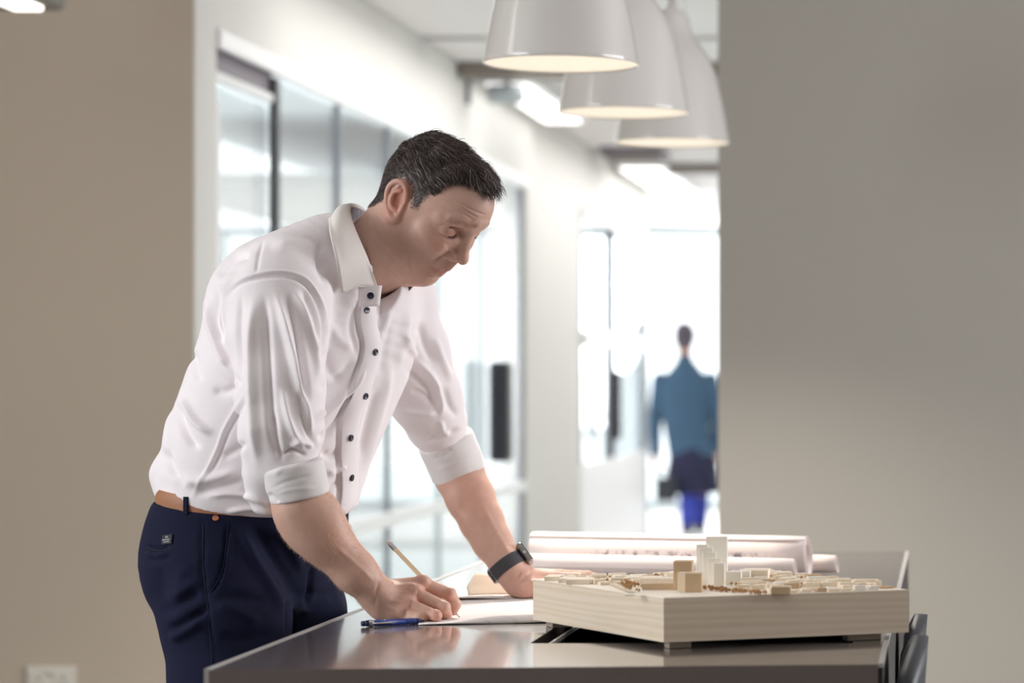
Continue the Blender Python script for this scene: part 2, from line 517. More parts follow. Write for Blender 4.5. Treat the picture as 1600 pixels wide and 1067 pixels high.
b = MB().box((-1.48, 9.85, CZ + .05), (1.56, 3.3, .1)).box((-1.48, 16.0, CZ + .05), (1.56, 8.7, .1)).box((-3.5, 23.2, CZ + .05), (5.6, 5.6, .1))
struct('ceiling_corridor', b.vf, M['ceiling'])
struct('trim_1', MB().box((-1.48, 11.575, CZ + .12), (1.56, .2, .06)).vf, M['black'])
struct('trim_2', MB().box((-1.48, 12.5, CZ - .035), (1.56, .16, .07), .005).vf, M['brown_beam'])
struct('trim_3', MB().box((-1.48, 18.4, CZ - .03), (1.56, .25, .06), .005).vf, M['brown_beam'])
struct('wall_bulkhead', MB().box((-1.48, DW + .06, 2.92), (1.6, .12, .5)).vf, M['wall_grey'])

# ---- glazing: white head trim, header, mullions, rail, panes
struct('trim_4', MB().box((WX + .004, (gz0 + gz1) / 2, TOP - .015), (.022, gz1 - gz0, .06), .004).vf, M['frame_white'])
struct('trim_5', MB().box((WX + .02, (gz2 + gz3) / 2, TOP - .03), (.06, gz3 - gz2, .07), .006).vf, M['frame_white'])
dm = [gz0 + .02, gd(434), gd(535), gd(613), gd(692), gd(760), gz1 - .05]
d1 = struct('door_1', MB().box((WX - .03, (dm[0] + dm[1]) / 2, CAMZ + (CY - 145) * 8.9 / FPX), (.05, dm[1] - dm[0], .03), .004)
            .box((WX - .03, dm[0] + .02, 1.06), (.05, .05, 2.12), .004).box((WX - .03, (dm[0] + dm[1]) / 2, .05), (.05, dm[1] - dm[0], .1), .004).vf, M['frame_white'])
obj('header_panel', MB().box((WX - .035, (dm[0] + dm[1]) / 2, 2.255), (.03, dm[1] - dm[0], .11)).vf, M['header'], d1)
obj('pane', MB().box((WX - .03, (dm[0] + dm[1]) / 2, 1.12), (.012, dm[1] - dm[0] - .06, 2.1)).vf, M['glass'], d1)
obj('door_post', MB().box((WX - .01, dm[1], 1.14), (.022, .07, 2.26), .004).vf, M['frame_black'], d1)
for k in range(1, len(dm) - 1):
    a, c = dm[k] + .03, dm[k + 1]
    fm = M['frame_dark'] if k not in (3, 4) else M['frame_grey']
    w = struct('window_%d' % (k + 1), MB().box((WX - .02, c, 1.14), (.016, .05 if k < 5 else .09, 2.28), .004).vf, fm)
    obj('bottom_rail', MB().box((WX - .02, (a + c) / 2, .06), (.06, c - a, .12), .004).vf, M['frame_grey'], w)
    obj('middle_rail', MB().box((WX - .02, (a + c) / 2, .68), (.06, c - a, .055), .004).vf, M['frame_white'], w)
    obj('pane', MB().box((WX - .02, (a + c) / 2, 1.14), (.012, c - a - .02, 2.26)).vf, M['glass'], w)
    if k == 5:
        obj('pull_plate', MB().box((WX + .05, gd(767), (1.33 + .85) / 2), (.1, .16, .50), .02).vf, M['black'], w)
fm = None
dn = [gz2 + .05, gd(957), gz3 - .05]
for k in range(2):
    a, c = dn[k], dn[k + 1]
    w = struct('window_%d' % (k + 8), MB().box((WX - .02, a, 1.14), (.03, .26, 2.28), .004).box((WX - .02, c, 1.14), (.03, .40, 2.28), .004).vf, M['post_grey'])
    obj('middle_rail', MB().box((WX + .01, (a + c) / 2, CAMZ + (CY - 533) * 18 / FPX), (.08, c - a, .09), .004).vf, M['frame_white'], w)
    obj('bottom_panel', MB().box((WX - .02, (a + c) / 2, .36), (.04, c - a, .72), .004).vf, M['frame_white'], w)
    obj('pane', MB().box((WX - .02, (a + c) / 2, 1.5), (.012, c - a - .02, 1.56)).vf, M['glass'], w)
    if k == 0:
        obj('pull_plate', MB().box((WX + .06, gd(947), (1.31 + .85) / 2), (.075, .12, .46), .02).vf, M['black'], w)
# ---- glazed end of the lobby
eb = MB().box((-3.3, 26.0, .04), (7.4, .08, .08)).box((-3.3, 26.0, CZ - .04), (7.4, .08, .08))
w = struct('window_10', eb.vf, M['frame_grey'])
for xx in (-7.0, -5.8, -4.6, -3.4, -.72):
    obj('mullion', MB().box((xx, 26, CZ / 2), (.06, .08, CZ), .004).vf, M['frame_grey'], w)
xs = (-7.0, -5.8, -4.6, -3.4, -.72)
for i in range(4):
    obj('pane', MB().box(((xs[i] + xs[i + 1]) / 2, 26, CZ / 2), (xs[i + 1] - xs[i] - .06, .012, CZ - .1)).vf, M['glass'], w)
# ---- outside: paving and the long overhang beyond the glass
struct('ground_outside', MB().box((-22.4, 24, -.12), (40, 32, .1)).vf, M['ground'])
struct('trim_6', MB().box((-4.3, 20, 3.35), (3.6, 23, .2)).vf, M['soffit'])

# ---- light strips of the corridor ceiling
def strip(x, y, L, w, label):
    t = thing('ceiling_light', label, 'light', (x, y, CZ - .06), 'strip lights along the corridor ceiling')
    obj('housing', MB().box((x, y, CZ - .03), (w + .05, L + .05, .06), .006).vf, M['frame_white'], t)
    obj('diffuser', MB().box((x, y, CZ - .062), (w, L, .012), .003).vf, M['strip'], t)
strip(-2.10, 13.75, 1.9, .19, 'nearer bright strip light on the corridor ceiling behind the first two pendants')
strip(-2.05, 19.2, 2.6, .26, 'farther bright strip light on the corridor ceiling below the last pendant')
t = thing('ceiling_sensor', 'small grey cylindrical ceiling unit with black bracket left of the nearest pendant', 'projector', (-2.0, 12.7, CZ - .2))
obj('bracket', MB().box((-2.33 + .05, 12.7, CZ - .09), (.05, .06, .16), .004).vf, M['black'], t)
R90 = [[0, 0, 1], [0, 1, 0], [-1, 0, 0]]
obj('housing', MB().lathe([(0, 0), (.035, 0), (.045, .01), (.045, .16), (.035, .17), (0, .17)], (-2.17, 12.7, CZ - .12), 16, R90).vf, M['frame_grey'], t, True)
obj('stem', MB().box((-2.08, 12.7, CZ - .05), (.03, .03, .1)).vf, M['frame_grey'], t)
t = thing('air_vent', 'dark grille of an air vent on the far corridor ceiling', 'vent', (-1.95, 17.2, CZ - .03))
obj('frame', MB().box((-2.0, 17.2, CZ - .025), (.4, .5, .05), .005).vf, M['header'], t)
for i in range(4): obj('slat', MB().box((-2.0, 17.0 + .13 * i, CZ - .055), (.36, .05, .012), .003).vf, M['brown_beam'], t)

# ---- linear luminaire hanging at the top left
lx0, lx1 = -2.66, (104 - CX) * 7.4 / FPX
lz = CAMZ + (CY - 23) * 7.4 / FPX
t = thing('linear_pendant', 'grey linear luminaire hanging before the left wall, its tube lit', 'light', ((lx0 + lx1) / 2, 6.7, lz))
obj('housing', MB().box(((lx0 + lx1) / 2, 6.65, lz + .045), (lx1 - lx0, 1.5, .07), .012).vf, mat('grey_lamp_housing', lin(128, 124, 116), .5), t)
obj('diffuser', MB().box(((lx0 + lx1) / 2 + .045, 6.62, lz + .006), (.08, 1.38, .018), .006).vf, M['tube'], t)
for yy in (6.1, 7.2): obj('hanger_wire', MB().tube([((lx0 + lx1) / 2, yy, lz + .08), ((lx0 + lx1) / 2, yy, 3.1)], .0015, 6).vf, M['steel'], t)

# ---- double socket low on the left wall
sx0, sx1 = (44 - CX) * DW / FPX, (120 - CX) * DW / FPX
sz1 = CAMZ - (1040 - CY) * DW / FPX
t = thing('wall_socket', 'white double power socket low on the left wall', 'socket', ((sx0 + sx1) / 2, DW, sz1 - .086))
cxs = (sx0 + sx1) / 2
obj('plate', MB().box((cxs, DW - .006, sz1 - .043), (sx1 - sx0, .012, .086), .004).vf, M['white_plastic'], t)
for s in (-1, 1):
    k = obj('outlet', MB().box((cxs + s * .037, DW - .013, sz1 - .048), (.05, .004, .055), .0015).vf, M['white_plastic'], t)
    obj('pin_hole', MB().box((cxs + s * .037, DW - .0155, sz1 - .036), (.005, .002, .009)).box((cxs + s * .037 - .011, DW - .0155, sz1 - .058), (.008, .002, .005)).box((cxs + s * .037 + .011, DW - .0155, sz1 - .058), (.008, .002, .005)).vf, M['black'], k)
    obj('rocker_switch', MB().box((cxs + s * .009, DW - .0155, sz1 - .02), (.011, .008, .018), .002).vf, M['white_plastic'], t)

# ---- three bell pendants in a row
M['lamp_white'] = mat('glossy_white_lacquer', lin(214, 212, 208), .16, coat=.6)
M['lamp_in'] = mat('warm_white_inside', lin(250, 240, 220), .6)
M['opal'] = mat('lit_opal_disc', (.5, .47, .42, 1), .5, emit=(1.0, .86, .66, 1), emit_s=.80)
PROF = [(1.0, 0), (.965, .2), (.92, .45), (.875, .68), (.83, .88), (.785, 1.08), (.735, 1.25), (.67, 1.41), (.59, 1.55), (.5, 1.68), (.42, 1.79), (.36, 1.89), (.32, 1.99), (.3, 2.09), (.288, 2.18), (.27, 2.205), (0, 2.205)]
def pendant(px, py, d, label):
    r = .15; c = P(px, py, d)
    t = thing('pendant_lamp', label, 'lamp', c, 'white bell pendants in a row over the table')
    outer = [(a * r, z * r) for a, z in PROF]
    pr = catmull([(a, z, 0) for a, z in outer[:-1]], 60)[:, :2].tolist()
    inner = [(a - .003, z) for a, z in pr[:40]][::-1]
    prof = inner + [(r - .0015, -.0015)] + pr + [(0, 2.205 * r)]
    obj('shade', MB().lathe(prof, c, 72).vf, M['lamp_white'], t, True)
    obj('diffuser', MB().lathe([(0, .0015), (r * .984, .0015), (r * .978, .006), (0, .006)], c, 64).vf, M['opal'], t)
    top = c + np.array([0, 0, 2.205 * r])
    obj('cap', MB().lathe([(.03, -.002), (.03, .012), (.012, .02), (.008, .05), (0, .05)], top, 24).vf, M['lamp_white'], t, True)
    obj('cord', MB().tube([top + np.array([0, 0, .045]), top + np.array([0, 0, .3]), (top[0], top[1], 3.1)], .002, 8).vf, M['steel'], t, True)
    obj('loop_wire', MB().tube(catmull([top + np.array([.03, 0, -.015]), top + np.array([.036, 0, .03]), top + np.array([.012, 0, .085]), top + np.array([-.02, 0, .11]), top + np.array([0, 0, .16])], 20), .0013, 6).vf, M['lamp_white'], t, True)
    l = bpy.data.lights.new('pendant_bulb', 'SPOT'); l.energy = 105; l.color = (1, .93, .82); l.shadow_soft_size = .1
    l.spot_size = 2.4; l.spot_blend = .6
    o = bpy.data.objects.new('pendant_bulb', l); COL.objects.link(o); o.location = c + np.array([0, 0, -.01])
    return t
pendant(877, 100, 5.2, 'nearest and highest in view of the three white bell pendants')
pendant(975, 176, 6.16, 'middle one of the three white bell pendants, with a bright streak')
pendant(1050, 223, 6.98, 'farthest and lowest in view of the three white bell pendants')
# ------------------------------------------------------------------ table
TZ = .888
def dt(y): return (CAMZ - TZ) * FPX / (y - CY)      # depth of the table top at picture row y
def PT(x, y, up=0.0):
    p = P(x, y, dt(y)); p[2] += up; return p
M['laminate'] = mat('dark_laminate', lin(108, 100, 98), .3, spec=.6, var=.06, vscale=3, coat=1.0)
M['laminate'].node_tree.nodes['Principled BSDF'].inputs['Coat Roughness'].default_value = .09
M['laminate'].node_tree.nodes['Principled BSDF'].inputs['Coat IOR'].default_value = 1.7
M['apron'] = mat('table_apron_dark', lin(52, 52, 54), .35)
M['table_edge'] = mat('pale_metal_edge', lin(190, 189, 188), .35, metal=.2)
M['side'] = mat('grey_side_panel', lin(62, 60, 58), .6)
M['recess'] = mat('dark_recess', lin(26, 25, 30), .35)
FL, FR, BR, BL = PT(320, 1047), PT(1384, 1038), PT(1418, 862), PT(791, 862)
xl, xr = (FL[0] + BL[0]) / 2, (FR[0] + BR[0]) / 2
yb = BR[1]
def front_y(x): return FL[1] + (FR[1] - FL[1]) * (x - FL[0]) / (FR[0] - FL[0])
rx0, rx1, ry0, ry1 = PT(828, 1005)[0], -.13, dt(1005), 4.03
TH = .03
tb = thing('table', 'dark grey laminate worktable with pale metal edges, in the foreground', 'table', ((xl + xr) / 2, (FL[1] + yb) / 2, 0))
def slab(x0, x1, y0f, y1f, z0, z1):
    B_ = [(x0, y0f(x0), z0), (x1, y0f(x1), z0), (x1, y1f(x1), z0), (x0, y1f(x0), z0)]
    return B_, [(x, y, z1) for x, y, _ in B_]
k_ = lambda v: (lambda x: v)
m = MB()
m.quadprism(*slab(xl + .006, rx0, front_y, k_(yb), TZ - TH, TZ))
m.quadprism(*slab(rx1, xr - .007, front_y, k_(yb), TZ - TH, TZ))
m.quadprism(*slab(rx0, rx1, front_y, k_(ry0), TZ - TH, TZ))
m.quadprism(*slab(rx0, rx1, k_(ry1), k_(yb), TZ - TH, TZ))
obj('tabletop', m.vf, M['laminate'], tb)
obj('edge_trim', MB().quadprism(*slab(xl, xl + .006, front_y, k_(yb), TZ - .045, TZ + .0015)).vf, M['table_edge'], tb)
obj('edge_trim', MB().quadprism(*slab(xr - .007, xr, front_y, k_(yb), TZ - .004, TZ + .0015)).vf, M['table_edge'], tb)
f2 = lambda x: front_y(x) + .004
f3 = lambda x: front_y(x) + .024
obj('apron', MB().quadprism(*slab(xl + .006, xr - .007, f2, f3, TZ - .14, TZ - .004)).vf, M['apron'], tb)
obj('side_panel', MB().quadprism(*slab(xr - .0065, xr - .001, k_(FR[1] + .004), k_(yb), TZ - .15, TZ - .0045)).vf, M['side'], tb)
obj('back_panel', MB().box(((xl + xr) / 2, yb - .02, (TZ - .03 + .3) / 2), (xr - xl - .07, .02, TZ - .33)).vf, M['apron'], tb)
for lx, ly in ((xl + .035, front_y(xl) + .06), (xr - .032, front_y(xr) + .06), (xl + .035, yb - .06), (xr - .035, yb - .06)):
    obj('leg', MB().box((lx, ly, (TZ - .03) / 2), (.045, .045, TZ - .03), .004).vf, M['apron'], tb)
# recess with its cable tray and a thin metal rail
m = MB()
m.box(((rx0 + rx1) / 2, (ry0 + ry1) / 2, TZ - .075), (rx1 - rx0, ry1 - ry0, .006))
m.box((rx0 - .003, (ry0 + ry1) / 2, TZ - .04), (.006, ry1 - ry0, .07)).box((rx1 + .003, (ry0 + ry1) / 2, TZ - .04), (.006, ry1 - ry0, .07))
m.box(((rx0 + rx1) / 2, ry1 + .003, TZ - .04), (rx1 - rx0, .006, .07)).box(((rx0 + rx1) / 2, ry0 - .003, TZ - .04), (rx1 - rx0, .006, .07))
obj('cable_recess', m.vf, M['recess'], tb)
rxx = PT(856, 1005)[0]
obj('recess_rail', MB().box((rxx + .001, (ry0 + ry1) / 2, TZ - .004), (.0025, ry1 - ry0, .006)).vf, M['table_edge'], tb)

# ------------------------------------------------------------------ papers
M['paper'] = mat('white_paper', lin(244, 238, 236), .75, var=.01)
M['paper_warm'] = mat('cream_paper', lin(236, 222, 204), .8, var=.02)
M['paper_edge'] = mat('shaded_kraft_backing', lin(206, 192, 178), .8)  # unused; shade of the curled paper edge put into a darker tone
g = []
x0s, x1s = P(652, 975, 3.95)[0], P(880, 975, 4.0)[0] + .02
for i in range(28):
    u = i / 27; row = []
    for j in range(48):
        v = (j / 47) ** 1.8
        x = x0s + (x1s - x0s) * u; y = 3.958 + .085 * u * 0 + .62 * v + .05 * u * (1 - v)
        s_ = y - (3.958 + .05 * u)
        uu = min(1, max(0, (u - .12) / .4)); amp = .0008 + .0105 * uu * uu * (3 - 2 * uu) * (1 - .35 * max(0, (u - .75) / .25))
        if s_ < .008: h = amp * math.sqrt(max(0, 1 - (1 - s_ / .008) ** 2))
        else: h = amp * math.exp(-((s_ - .008) / .055) ** 1.5)
        x += -.09 * v * (1 - u)
        row.append((x, y, TZ + .0012 + h + .0006 * math.sin(9 * u + 14 * v)))
    g.append(row)
def plan_mat():
    m = mat('printed_plan_paper', lin(246, 240, 238), .7)
    nt = m.node_tree; b = nt.nodes['Principled BSDF']
    tc = nt.nodes.new('ShaderNodeTexCoord'); mp = nt.nodes.new('ShaderNodeMapping'); mp.inputs['Scale'].default_value = (4, 60, 1)
    w = nt.nodes.new('ShaderNodeTexWave'); w.wave_type = 'BANDS'; w.bands_direction = 'Y'; w.inputs['Scale'].default_value = .6; w.inputs['Distortion'].default_value = 1.0
    r = nt.nodes.new('ShaderNodeValToRGB'); r.color_ramp.elements[0].position = .0; r.color_ramp.elements[0].color = lin(236, 229, 227); r.color_ramp.elements[1].position = .12; r.color_ramp.elements[1].color = lin(246, 240, 238)
    nt.links.new(tc.outputs['Object'], mp.inputs['Vector']); nt.links.new(mp.outputs['Vector'], w.inputs['Vector'])
    nt.links.new(w.outputs['Fac'], r.inputs['Fac']); nt.links.new(r.outputs['Color'], b.inputs['Base Color'])
    return m
o = obj('plan_sheet', MB().sheet(g, .0006).vf, plan_mat(), None, True)
tag(o, 'large white plan sheet with a curled front edge, under the writing hand', 'paper')
# standing fold of cream paper behind it
g = []
a0, a1 = PT(722, 934), PT(806, 932)
for i in range(14):
    u = i / 13; row = []
    for j in range(12):
        v = j / 11
        top = .034 * (1 - .10 * u)
        p = a0 * (1 - u) + a1 * u
        row.append((p[0] + (.010 * abs(v - .4) / .6) * (1 - u) - .030 * v * u + .004, p[1] + .004 * math.sin(3 * u) + .045 * v, TZ + .0035 + top * v))
    g.append(row)
o = obj('folded_paper', MB().sheet(g, .0008).vf, M['paper_warm'], None, True)
tag(o, 'cream folded paper standing up behind the plan sheet, left of the watch', 'paper')
g = []
b0, b1 = PT(655, 940), PT(800, 938)
for i in range(10):
    u = i / 9; row = []
    for j in range(10):
        v = j / 9
        p = b0 * (1 - u) + b1 * u
        row.append((p[0] + .06 * v, p[1] + .26 * v, TZ + .0028 + .0025 * math.sin(math.pi * u) * (1 - v) ** 2))
    g.append(row)
o = obj('loose_sheet', MB().sheet(g, .0006).vf, M['paper'], None, True)
tag(o, 'flat loose white sheet running back under the folded cream paper', 'paper')

# ------------------------------------------------------------------ rolled plans
def roll_mat(name, printed):
    m = mat(name, lin(240, 228, 224), .7, var=.012, vscale=5)
    if printed:
        nt = m.node_tree; b = nt.nodes['Principled BSDF']
        tc = nt.nodes.new('ShaderNodeTexCoord')
        sep = nt.nodes.new('ShaderNodeSeparateXYZ'); nt.links.new(tc.outputs['Object'], sep.inputs[0])
        def mr(a0, a1, sock):
            k = nt.nodes.new('ShaderNodeMapRange'); k.inputs['From Min'].default_value = a0; k.inputs['From Max'].default_value = a1
            nt.links.new(sock, k.inputs['Value']); return k.outputs[0]
        def mul(a, c):
            k = nt.nodes.new('ShaderNodeMath'); k.operation = 'MULTIPLY'; nt.links.new(a, k.inputs[0]); nt.links.new(c, k.inputs[1]); return k.outputs[0]
        band = mul(mr(.029, .032, sep.outputs['Z']), mr(.045, .040, sep.outputs['Z']))
        span = mul(mr(-.16, -.13, sep.outputs['X']), mr(.21, .16, sep.outputs['X']))
        n = nt.nodes.new('ShaderNodeTexNoise'); n.inputs['Scale'].default_value = 75; n.inputs['Detail'].default_value = 5; n.inputs['Roughness'].default_value = .7
        nt.links.new(tc.outputs['Object'], n.inputs['Vector'])
        f = mul(mul(band, span), mr(.46, .6, n.outputs['Fac']))
        mx = nt.nodes.new('ShaderNodeMixRGB'); mx.inputs['Color1'].default_value = lin(240, 228, 224); mx.inputs['Color2'].default_value = lin(128, 120, 132)
        nt.links.new(f, mx.inputs['Fac']); nt.links.new(mx.outputs['Color'], b.inputs['Base Color'])
    return m
def paper_roll(name, x0, x1, d0, d1, r, turns, label, m, skew=0.0, seed=0, squash=1.0):
    """a wound sheet: a spiral cross-section swept along x"""
    n = 44 * turns; th = math.atan2(d0 - d1, x1 - x0); cs, sn = math.cos(th), math.sin(th)
    g = []
    for i in range(n + 1):
        a = i / 44 * 2 * math.pi
        rr = r * (1 - .42 * (1 - i / n))
        ph = a + 2.2 + seed
        row = []
        for j in range(9):
            v = j / 8; x = x0 + (x1 - x0) * v + (.004 * math.sin(a + seed) if j in (0, 8) else 0)
            d = d0 + (d1 - d0) * v
            zz = math.sin(ph) * rr * squash
            row.append((x + sn * math.cos(ph) * rr, d + cs * math.cos(ph) * rr, TZ + .0012 + r * squash + zz))
        g.append(row)
    o = obj(name, MB().sheet(g, .0005).vf, m, None, True)
    return tag(o, label, 'paper roll', 'rolled drawings at the back of the table')
RB = .0195
paper_roll('paper_roll', P(835, 850, 5.06)[0], P(1263, 850, 4.92)[0], 5.06, 4.915, .0372, 5, 'thick rolled plan lying at the back, with faint printed drawing along it', roll_mat('rolled_plan_printed', True))
paper_roll('paper_roll', P(827, 890, 4.98)[0], P(1243, 890, 4.84)[0], 4.975, 4.838, RB, 4, 'thin rolled plan lying in front of the thick roll', roll_mat('rolled_plan', False), seed=1.2)
paper_roll('paper_roll', P(1150, 890, 5.07)[0], P(1308, 890, 5.0)[0], 5.06, 4.995, .0185, 3, 'short loose roll sticking out to the right behind the thick roll', roll_mat('rolled_plan_loose', False), seed=2.0, squash=.95)

# ------------------------------------------------------------------ ballpoint on the table
M['pen_blue'] = mat('blue_pen_plastic', lin(44, 72, 150), .3)
M['pen_navy'] = mat('navy_pen_grip', lin(28, 36, 84), .35)
M['chrome'] = mat('chrome', lin(222, 222, 226), .15, metal=1.0)
pa = P(565, 976, 3.93); pa[2] = TZ + .0052; pb = P(663, 976, 3.985); pb[2] = TZ + .0045
ax = pb - pa; Lp = np.linalg.norm(ax); ax /= Lp
side_ = np.cross(ax, [0, 0, 1]); side_ /= np.linalg.norm(side_)
RP = np.stack([side_, np.cross(ax, side_), ax], 1)
pen = thing('mechanical_pencil', 'blue mechanical pencil with chrome clip lying at the front edge of the sheet', 'pen', (pa + pb) / 2)
obj('barrel', MB().lathe([(0, .012), (.0042, .012), (.0047, .016), (.0047, .066), (0, .066)], pa, 20, RP).vf, M['pen_blue'], pen, True)
gp = [(0, .066), (.0046, .066)]
for i in range(5): gp += [(.0048, .0668 + .0034 * i), (.0048, .0684 + .0034 * i), (.0043, .069 + .0034 * i), (.0043, .0698 + .0034 * i)]
gp += [(.0046, .0845), (0, .0845)]
obj('ribbed_grip', MB().lathe(gp, pa, 20, RP).vf, mat('blue_grip_rubber', lin(60, 84, 160), .5), pen)
obj('nose_cone', MB().lathe([(0, .0845), (.0046, .0845), (.0042, .088), (.002, Lp - .004), (.0008, Lp), (0, Lp)], pa, 20, RP).vf, M['pen_navy'], pen, True)
obj('push_button', MB().lathe([(0, 0), (.0036, 0), (.004, .001), (.004, .006), (.0034, .0065), (.0046, .0075), (.0046, .0125), (0, .0125)], pa, 20, RP).vf, M['pen_navy'], pen, True)
cl = MB().tube([pa + ax * .014 + side_ * .0035, pa + ax * .02 + side_ * .0062, pa + ax * .045 + side_ * .0058], .0013, 8)
cl.lathe([(.0049, .010), (.0051, .011), (.0051, .0165), (.0049, .0175)], pa, 20, RP)
obj('clip', cl.vf, M['chrome'], pen)

# ------------------------------------------------------------------ wooden site model
def wood_mat(name, c0, c1, sc, axis='X', rough=.55):
    m = mat(name, c0, rough)
    nt = m.node_tree; b = nt.nodes['Principled BSDF']
    tc = nt.nodes.new('ShaderNodeTexCoord'); mp = nt.nodes.new('ShaderNodeMapping')
    mp.inputs['Scale'].default_value = (1.5, 1.5, 26) if axis == 'X' else (10, 10, 1)
    n = nt.nodes.new('ShaderNodeTexNoise'); n.inputs['Scale'].default_value = sc; n.inputs['Detail'].default_value = 6; n.inputs['Distortion'].default_value = .8
    w = nt.nodes.new('ShaderNodeTexWave'); w.wave_type = 'BANDS'; w.bands_direction = 'Z'; w.inputs['Scale'].default_value = 1.3; w.inputs['Distortion'].default_value = 9; w.inputs['Detail'].default_value = 3; w.inputs['Detail Scale'].default_value = .8
    nt.links.new(tc.outputs['Object'], mp.inputs['Vector']); nt.links.new(mp.outputs['Vector'], n.inputs['Vector']); nt.links.new(mp.outputs['Vector'], w.inputs['Vector'])
    ad = nt.nodes.new('ShaderNodeMath'); ad.operation = 'MULTIPLY_ADD'; ad.inputs[1].default_value = .45
    nt.links.new(w.outputs['Fac'], ad.inputs[0])
    m2 = nt.nodes.new('ShaderNodeMath'); m2.operation = 'MULTIPLY'; m2.inputs[1].default_value = .55; nt.links.new(n.outputs['Fac'], m2.inputs[0]); nt.links.new(m2.outputs[0], ad.inputs[2])
    r = nt.nodes.new('ShaderNodeValToRGB'); r.color_ramp.elements[0].color = c1; r.color_ramp.elements[1].color = c0
    r.color_ramp.elements[0].position = .2; r.color_ramp.elements[1].position = .75
    nt.links.new(ad.outputs[0], r.inputs['Fac']); nt.links.new(r.outputs['Color'], b.inputs['Base Color'])
    return m
M['maple'] = wood_mat('maple_block', lin(240, 226, 206), lin(230, 213, 188), 6)
M['maple_top'] = mat('maple_top', lin(250, 240, 224), .6, var=.03, vscale=30)
M['bass'] = mat('basswood', lin(246, 232, 210), .65, var=.05, vscale=60)
M['bass2'] = mat('basswood_brown', lin(206, 178, 144), .65, var=.12, vscale=40)
M['ivory'] = mat('ivory_acrylic', lin(250, 246, 236), .45)
M['twig'] = mat('dried_foliage', lin(176, 132, 84), .9, var=.3, vscale=200)
M['foot'] = mat('translucent_grey_foot', lin(178, 168, 152), .4)
ZB = .898; HM = .0585
mn, mr_, ml = P(1037, 0, 3.6), P(1420, 0, 3.743), P(833, 0, 3.942)
for q in (mn, mr_, ml): q[2] = ZB
mf = mr_ + ml - mn
up = np.array([0, 0, HM])
site = thing('site_model', 'pale wooden architectural site model of a city on a thick block', 'model', ((mn + mf) / 2)[:2].tolist() + [TZ])
obj('base_block', MB().quadprism([mn, mr_, mf, ml], [p + up for p in (mn, mr_, mf, ml)]).vf, M['maple'], site)
E1, E2 = mr_ - mn, ml - mn                 # along the right-hand face, along the left-hand face
ang1 = math.atan2(E1[1], E1[0])
ZT = ZB + HM
gpl = [mn + E1 * .002 + E2 * .002, mn + E1 * .998 + E2 * .002, mn + E1 * .998 + E2 * .998, mn + E1 * .002 + E2 * .998]
obj('ground_plate', MB().quadprism([p + up for p in gpl], [p + up + np.array([0, 0, .0012]) for p in gpl]).vf, M['maple_top'], site)
ZG = ZT + .0012
for (a, c, l1, l2) in ((.045, .03, .075, .03), (.80, .035, .12, .03), (.05, .93, .08, .05), (.86, .93, .1, .06)):
    p = mn + E1 * a + E2 * c
    z0 = TZ + .0002
    obj('foot', MB().box((p[0] + .008, p[1] + .012, (z0 + ZB) / 2), (l1 * .42, l2 * .7, ZB - z0), .001, ang1).vf, M['foot'], site)
def S(a, c):                               # point on the model's top: a along the right face, c going back
    p = mn + E1 * a + E2 * c; return np.array([p[0], p[1], ZG])
def inv(px, py, z=None):                   # (a, c) of the top-surface point seen at a picture position
    z = ZG if z is None else z
    d = (CAMZ - z) * FPX / (py - CY); p = P(px, py, d) - mn
    m2 = np.array([[E1[0], E2[0]], [E1[1], E2[1]]]); return np.linalg.solve(m2, p[:2])
bcount = [0]
def block(a, c, w, dp, h, m=None, rz=None, name='building', bev=.0006):
    p = S(a, c)
    bcount[0] += 1
    return obj(name, MB().box((p[0], p[1], ZG + h / 2), (w, dp, h), bev, ang1 if rz is None else rz).vf, m or M['bass'], site)
def block_px(x0, x1, yb_, h, dp, m=None, name='building', rz=None):
    """a block whose near bottom edge is seen from x0 to x1 at row yb_"""
    d = (CAMZ - ZG) * FPX / (yb_ - CY)
    A, B_ = P(x0, yb_, d), P(x1, yb_, d); w = B_[0] - A[0]; r = 0 if rz is None else rz
    bcount[0] += 1
    return obj(name, MB().box(((A[0] + B_[0]) / 2, d + dp / 2, ZG + h / 2), (w, dp, h), .0005, r).vf, m or M['bass'], site)
# the tall cluster
towers = [(1097, 1112, 915, .0640, .006), (1103, 1116, 913, .0590, .006), (1109, 1121, 915, .053, .006), (1117, 1128, 914, .044, .006), (1122, 1137, 909, .068, .02), (1115, 1132, 917, .0375, .012)]
tw = [(1088, 1106, 914, .0575, .004), (1092, 1114, 914.5, .053, .004), (1098, 1119, 915, .0475, .005), (1106, 1127, 916, .0395, .006), (1115, 1132, 917.5, .034, .012), (1103, 1136, 911, .0665, .016)]
for x0, x1, yb_, h, dp in tw: block_px(x0, x1, yb_, h, dp, M['ivory'], 'tower')
block_px(1052, 1081, 922, .040, .03, M['bass2'], 'tower')
block_px(1059, 1078, 924, .026, .02, M['bass'], 'building')
block_px(1070, 1096, 925.5, .026, .02, M['bass2'], 'building')
# long low halls near the middle
block_px(1003, 1062, 921.5, .0085, .012, M['bass2'], 'building')
block_px(1000, 1060, 917, .012, .04, M['bass'], 'building')
block_px(1140, 1172, 911, .017, .02, M['ivory'], 'building')
block_px(1134, 1158, 913, .018, .018, M['ivory'], 'building')
block_px(1160, 1200, 909, .0165, .05, M['bass'], 'building')
# four low sheds on the left
block_px(850, 874, 907.5, .006, .05, M['bass'], 'shed')
block_px(872, 898, 910.5, .006, .05, M['bass'], 'shed')
block_px(884, 921.5, 913, .007, .05, M['bass'], 'shed')
block_px(975, 992, 931, .002, .02, M['maple_top'], 'plinth')
r2 = np.random.default_rng(11)
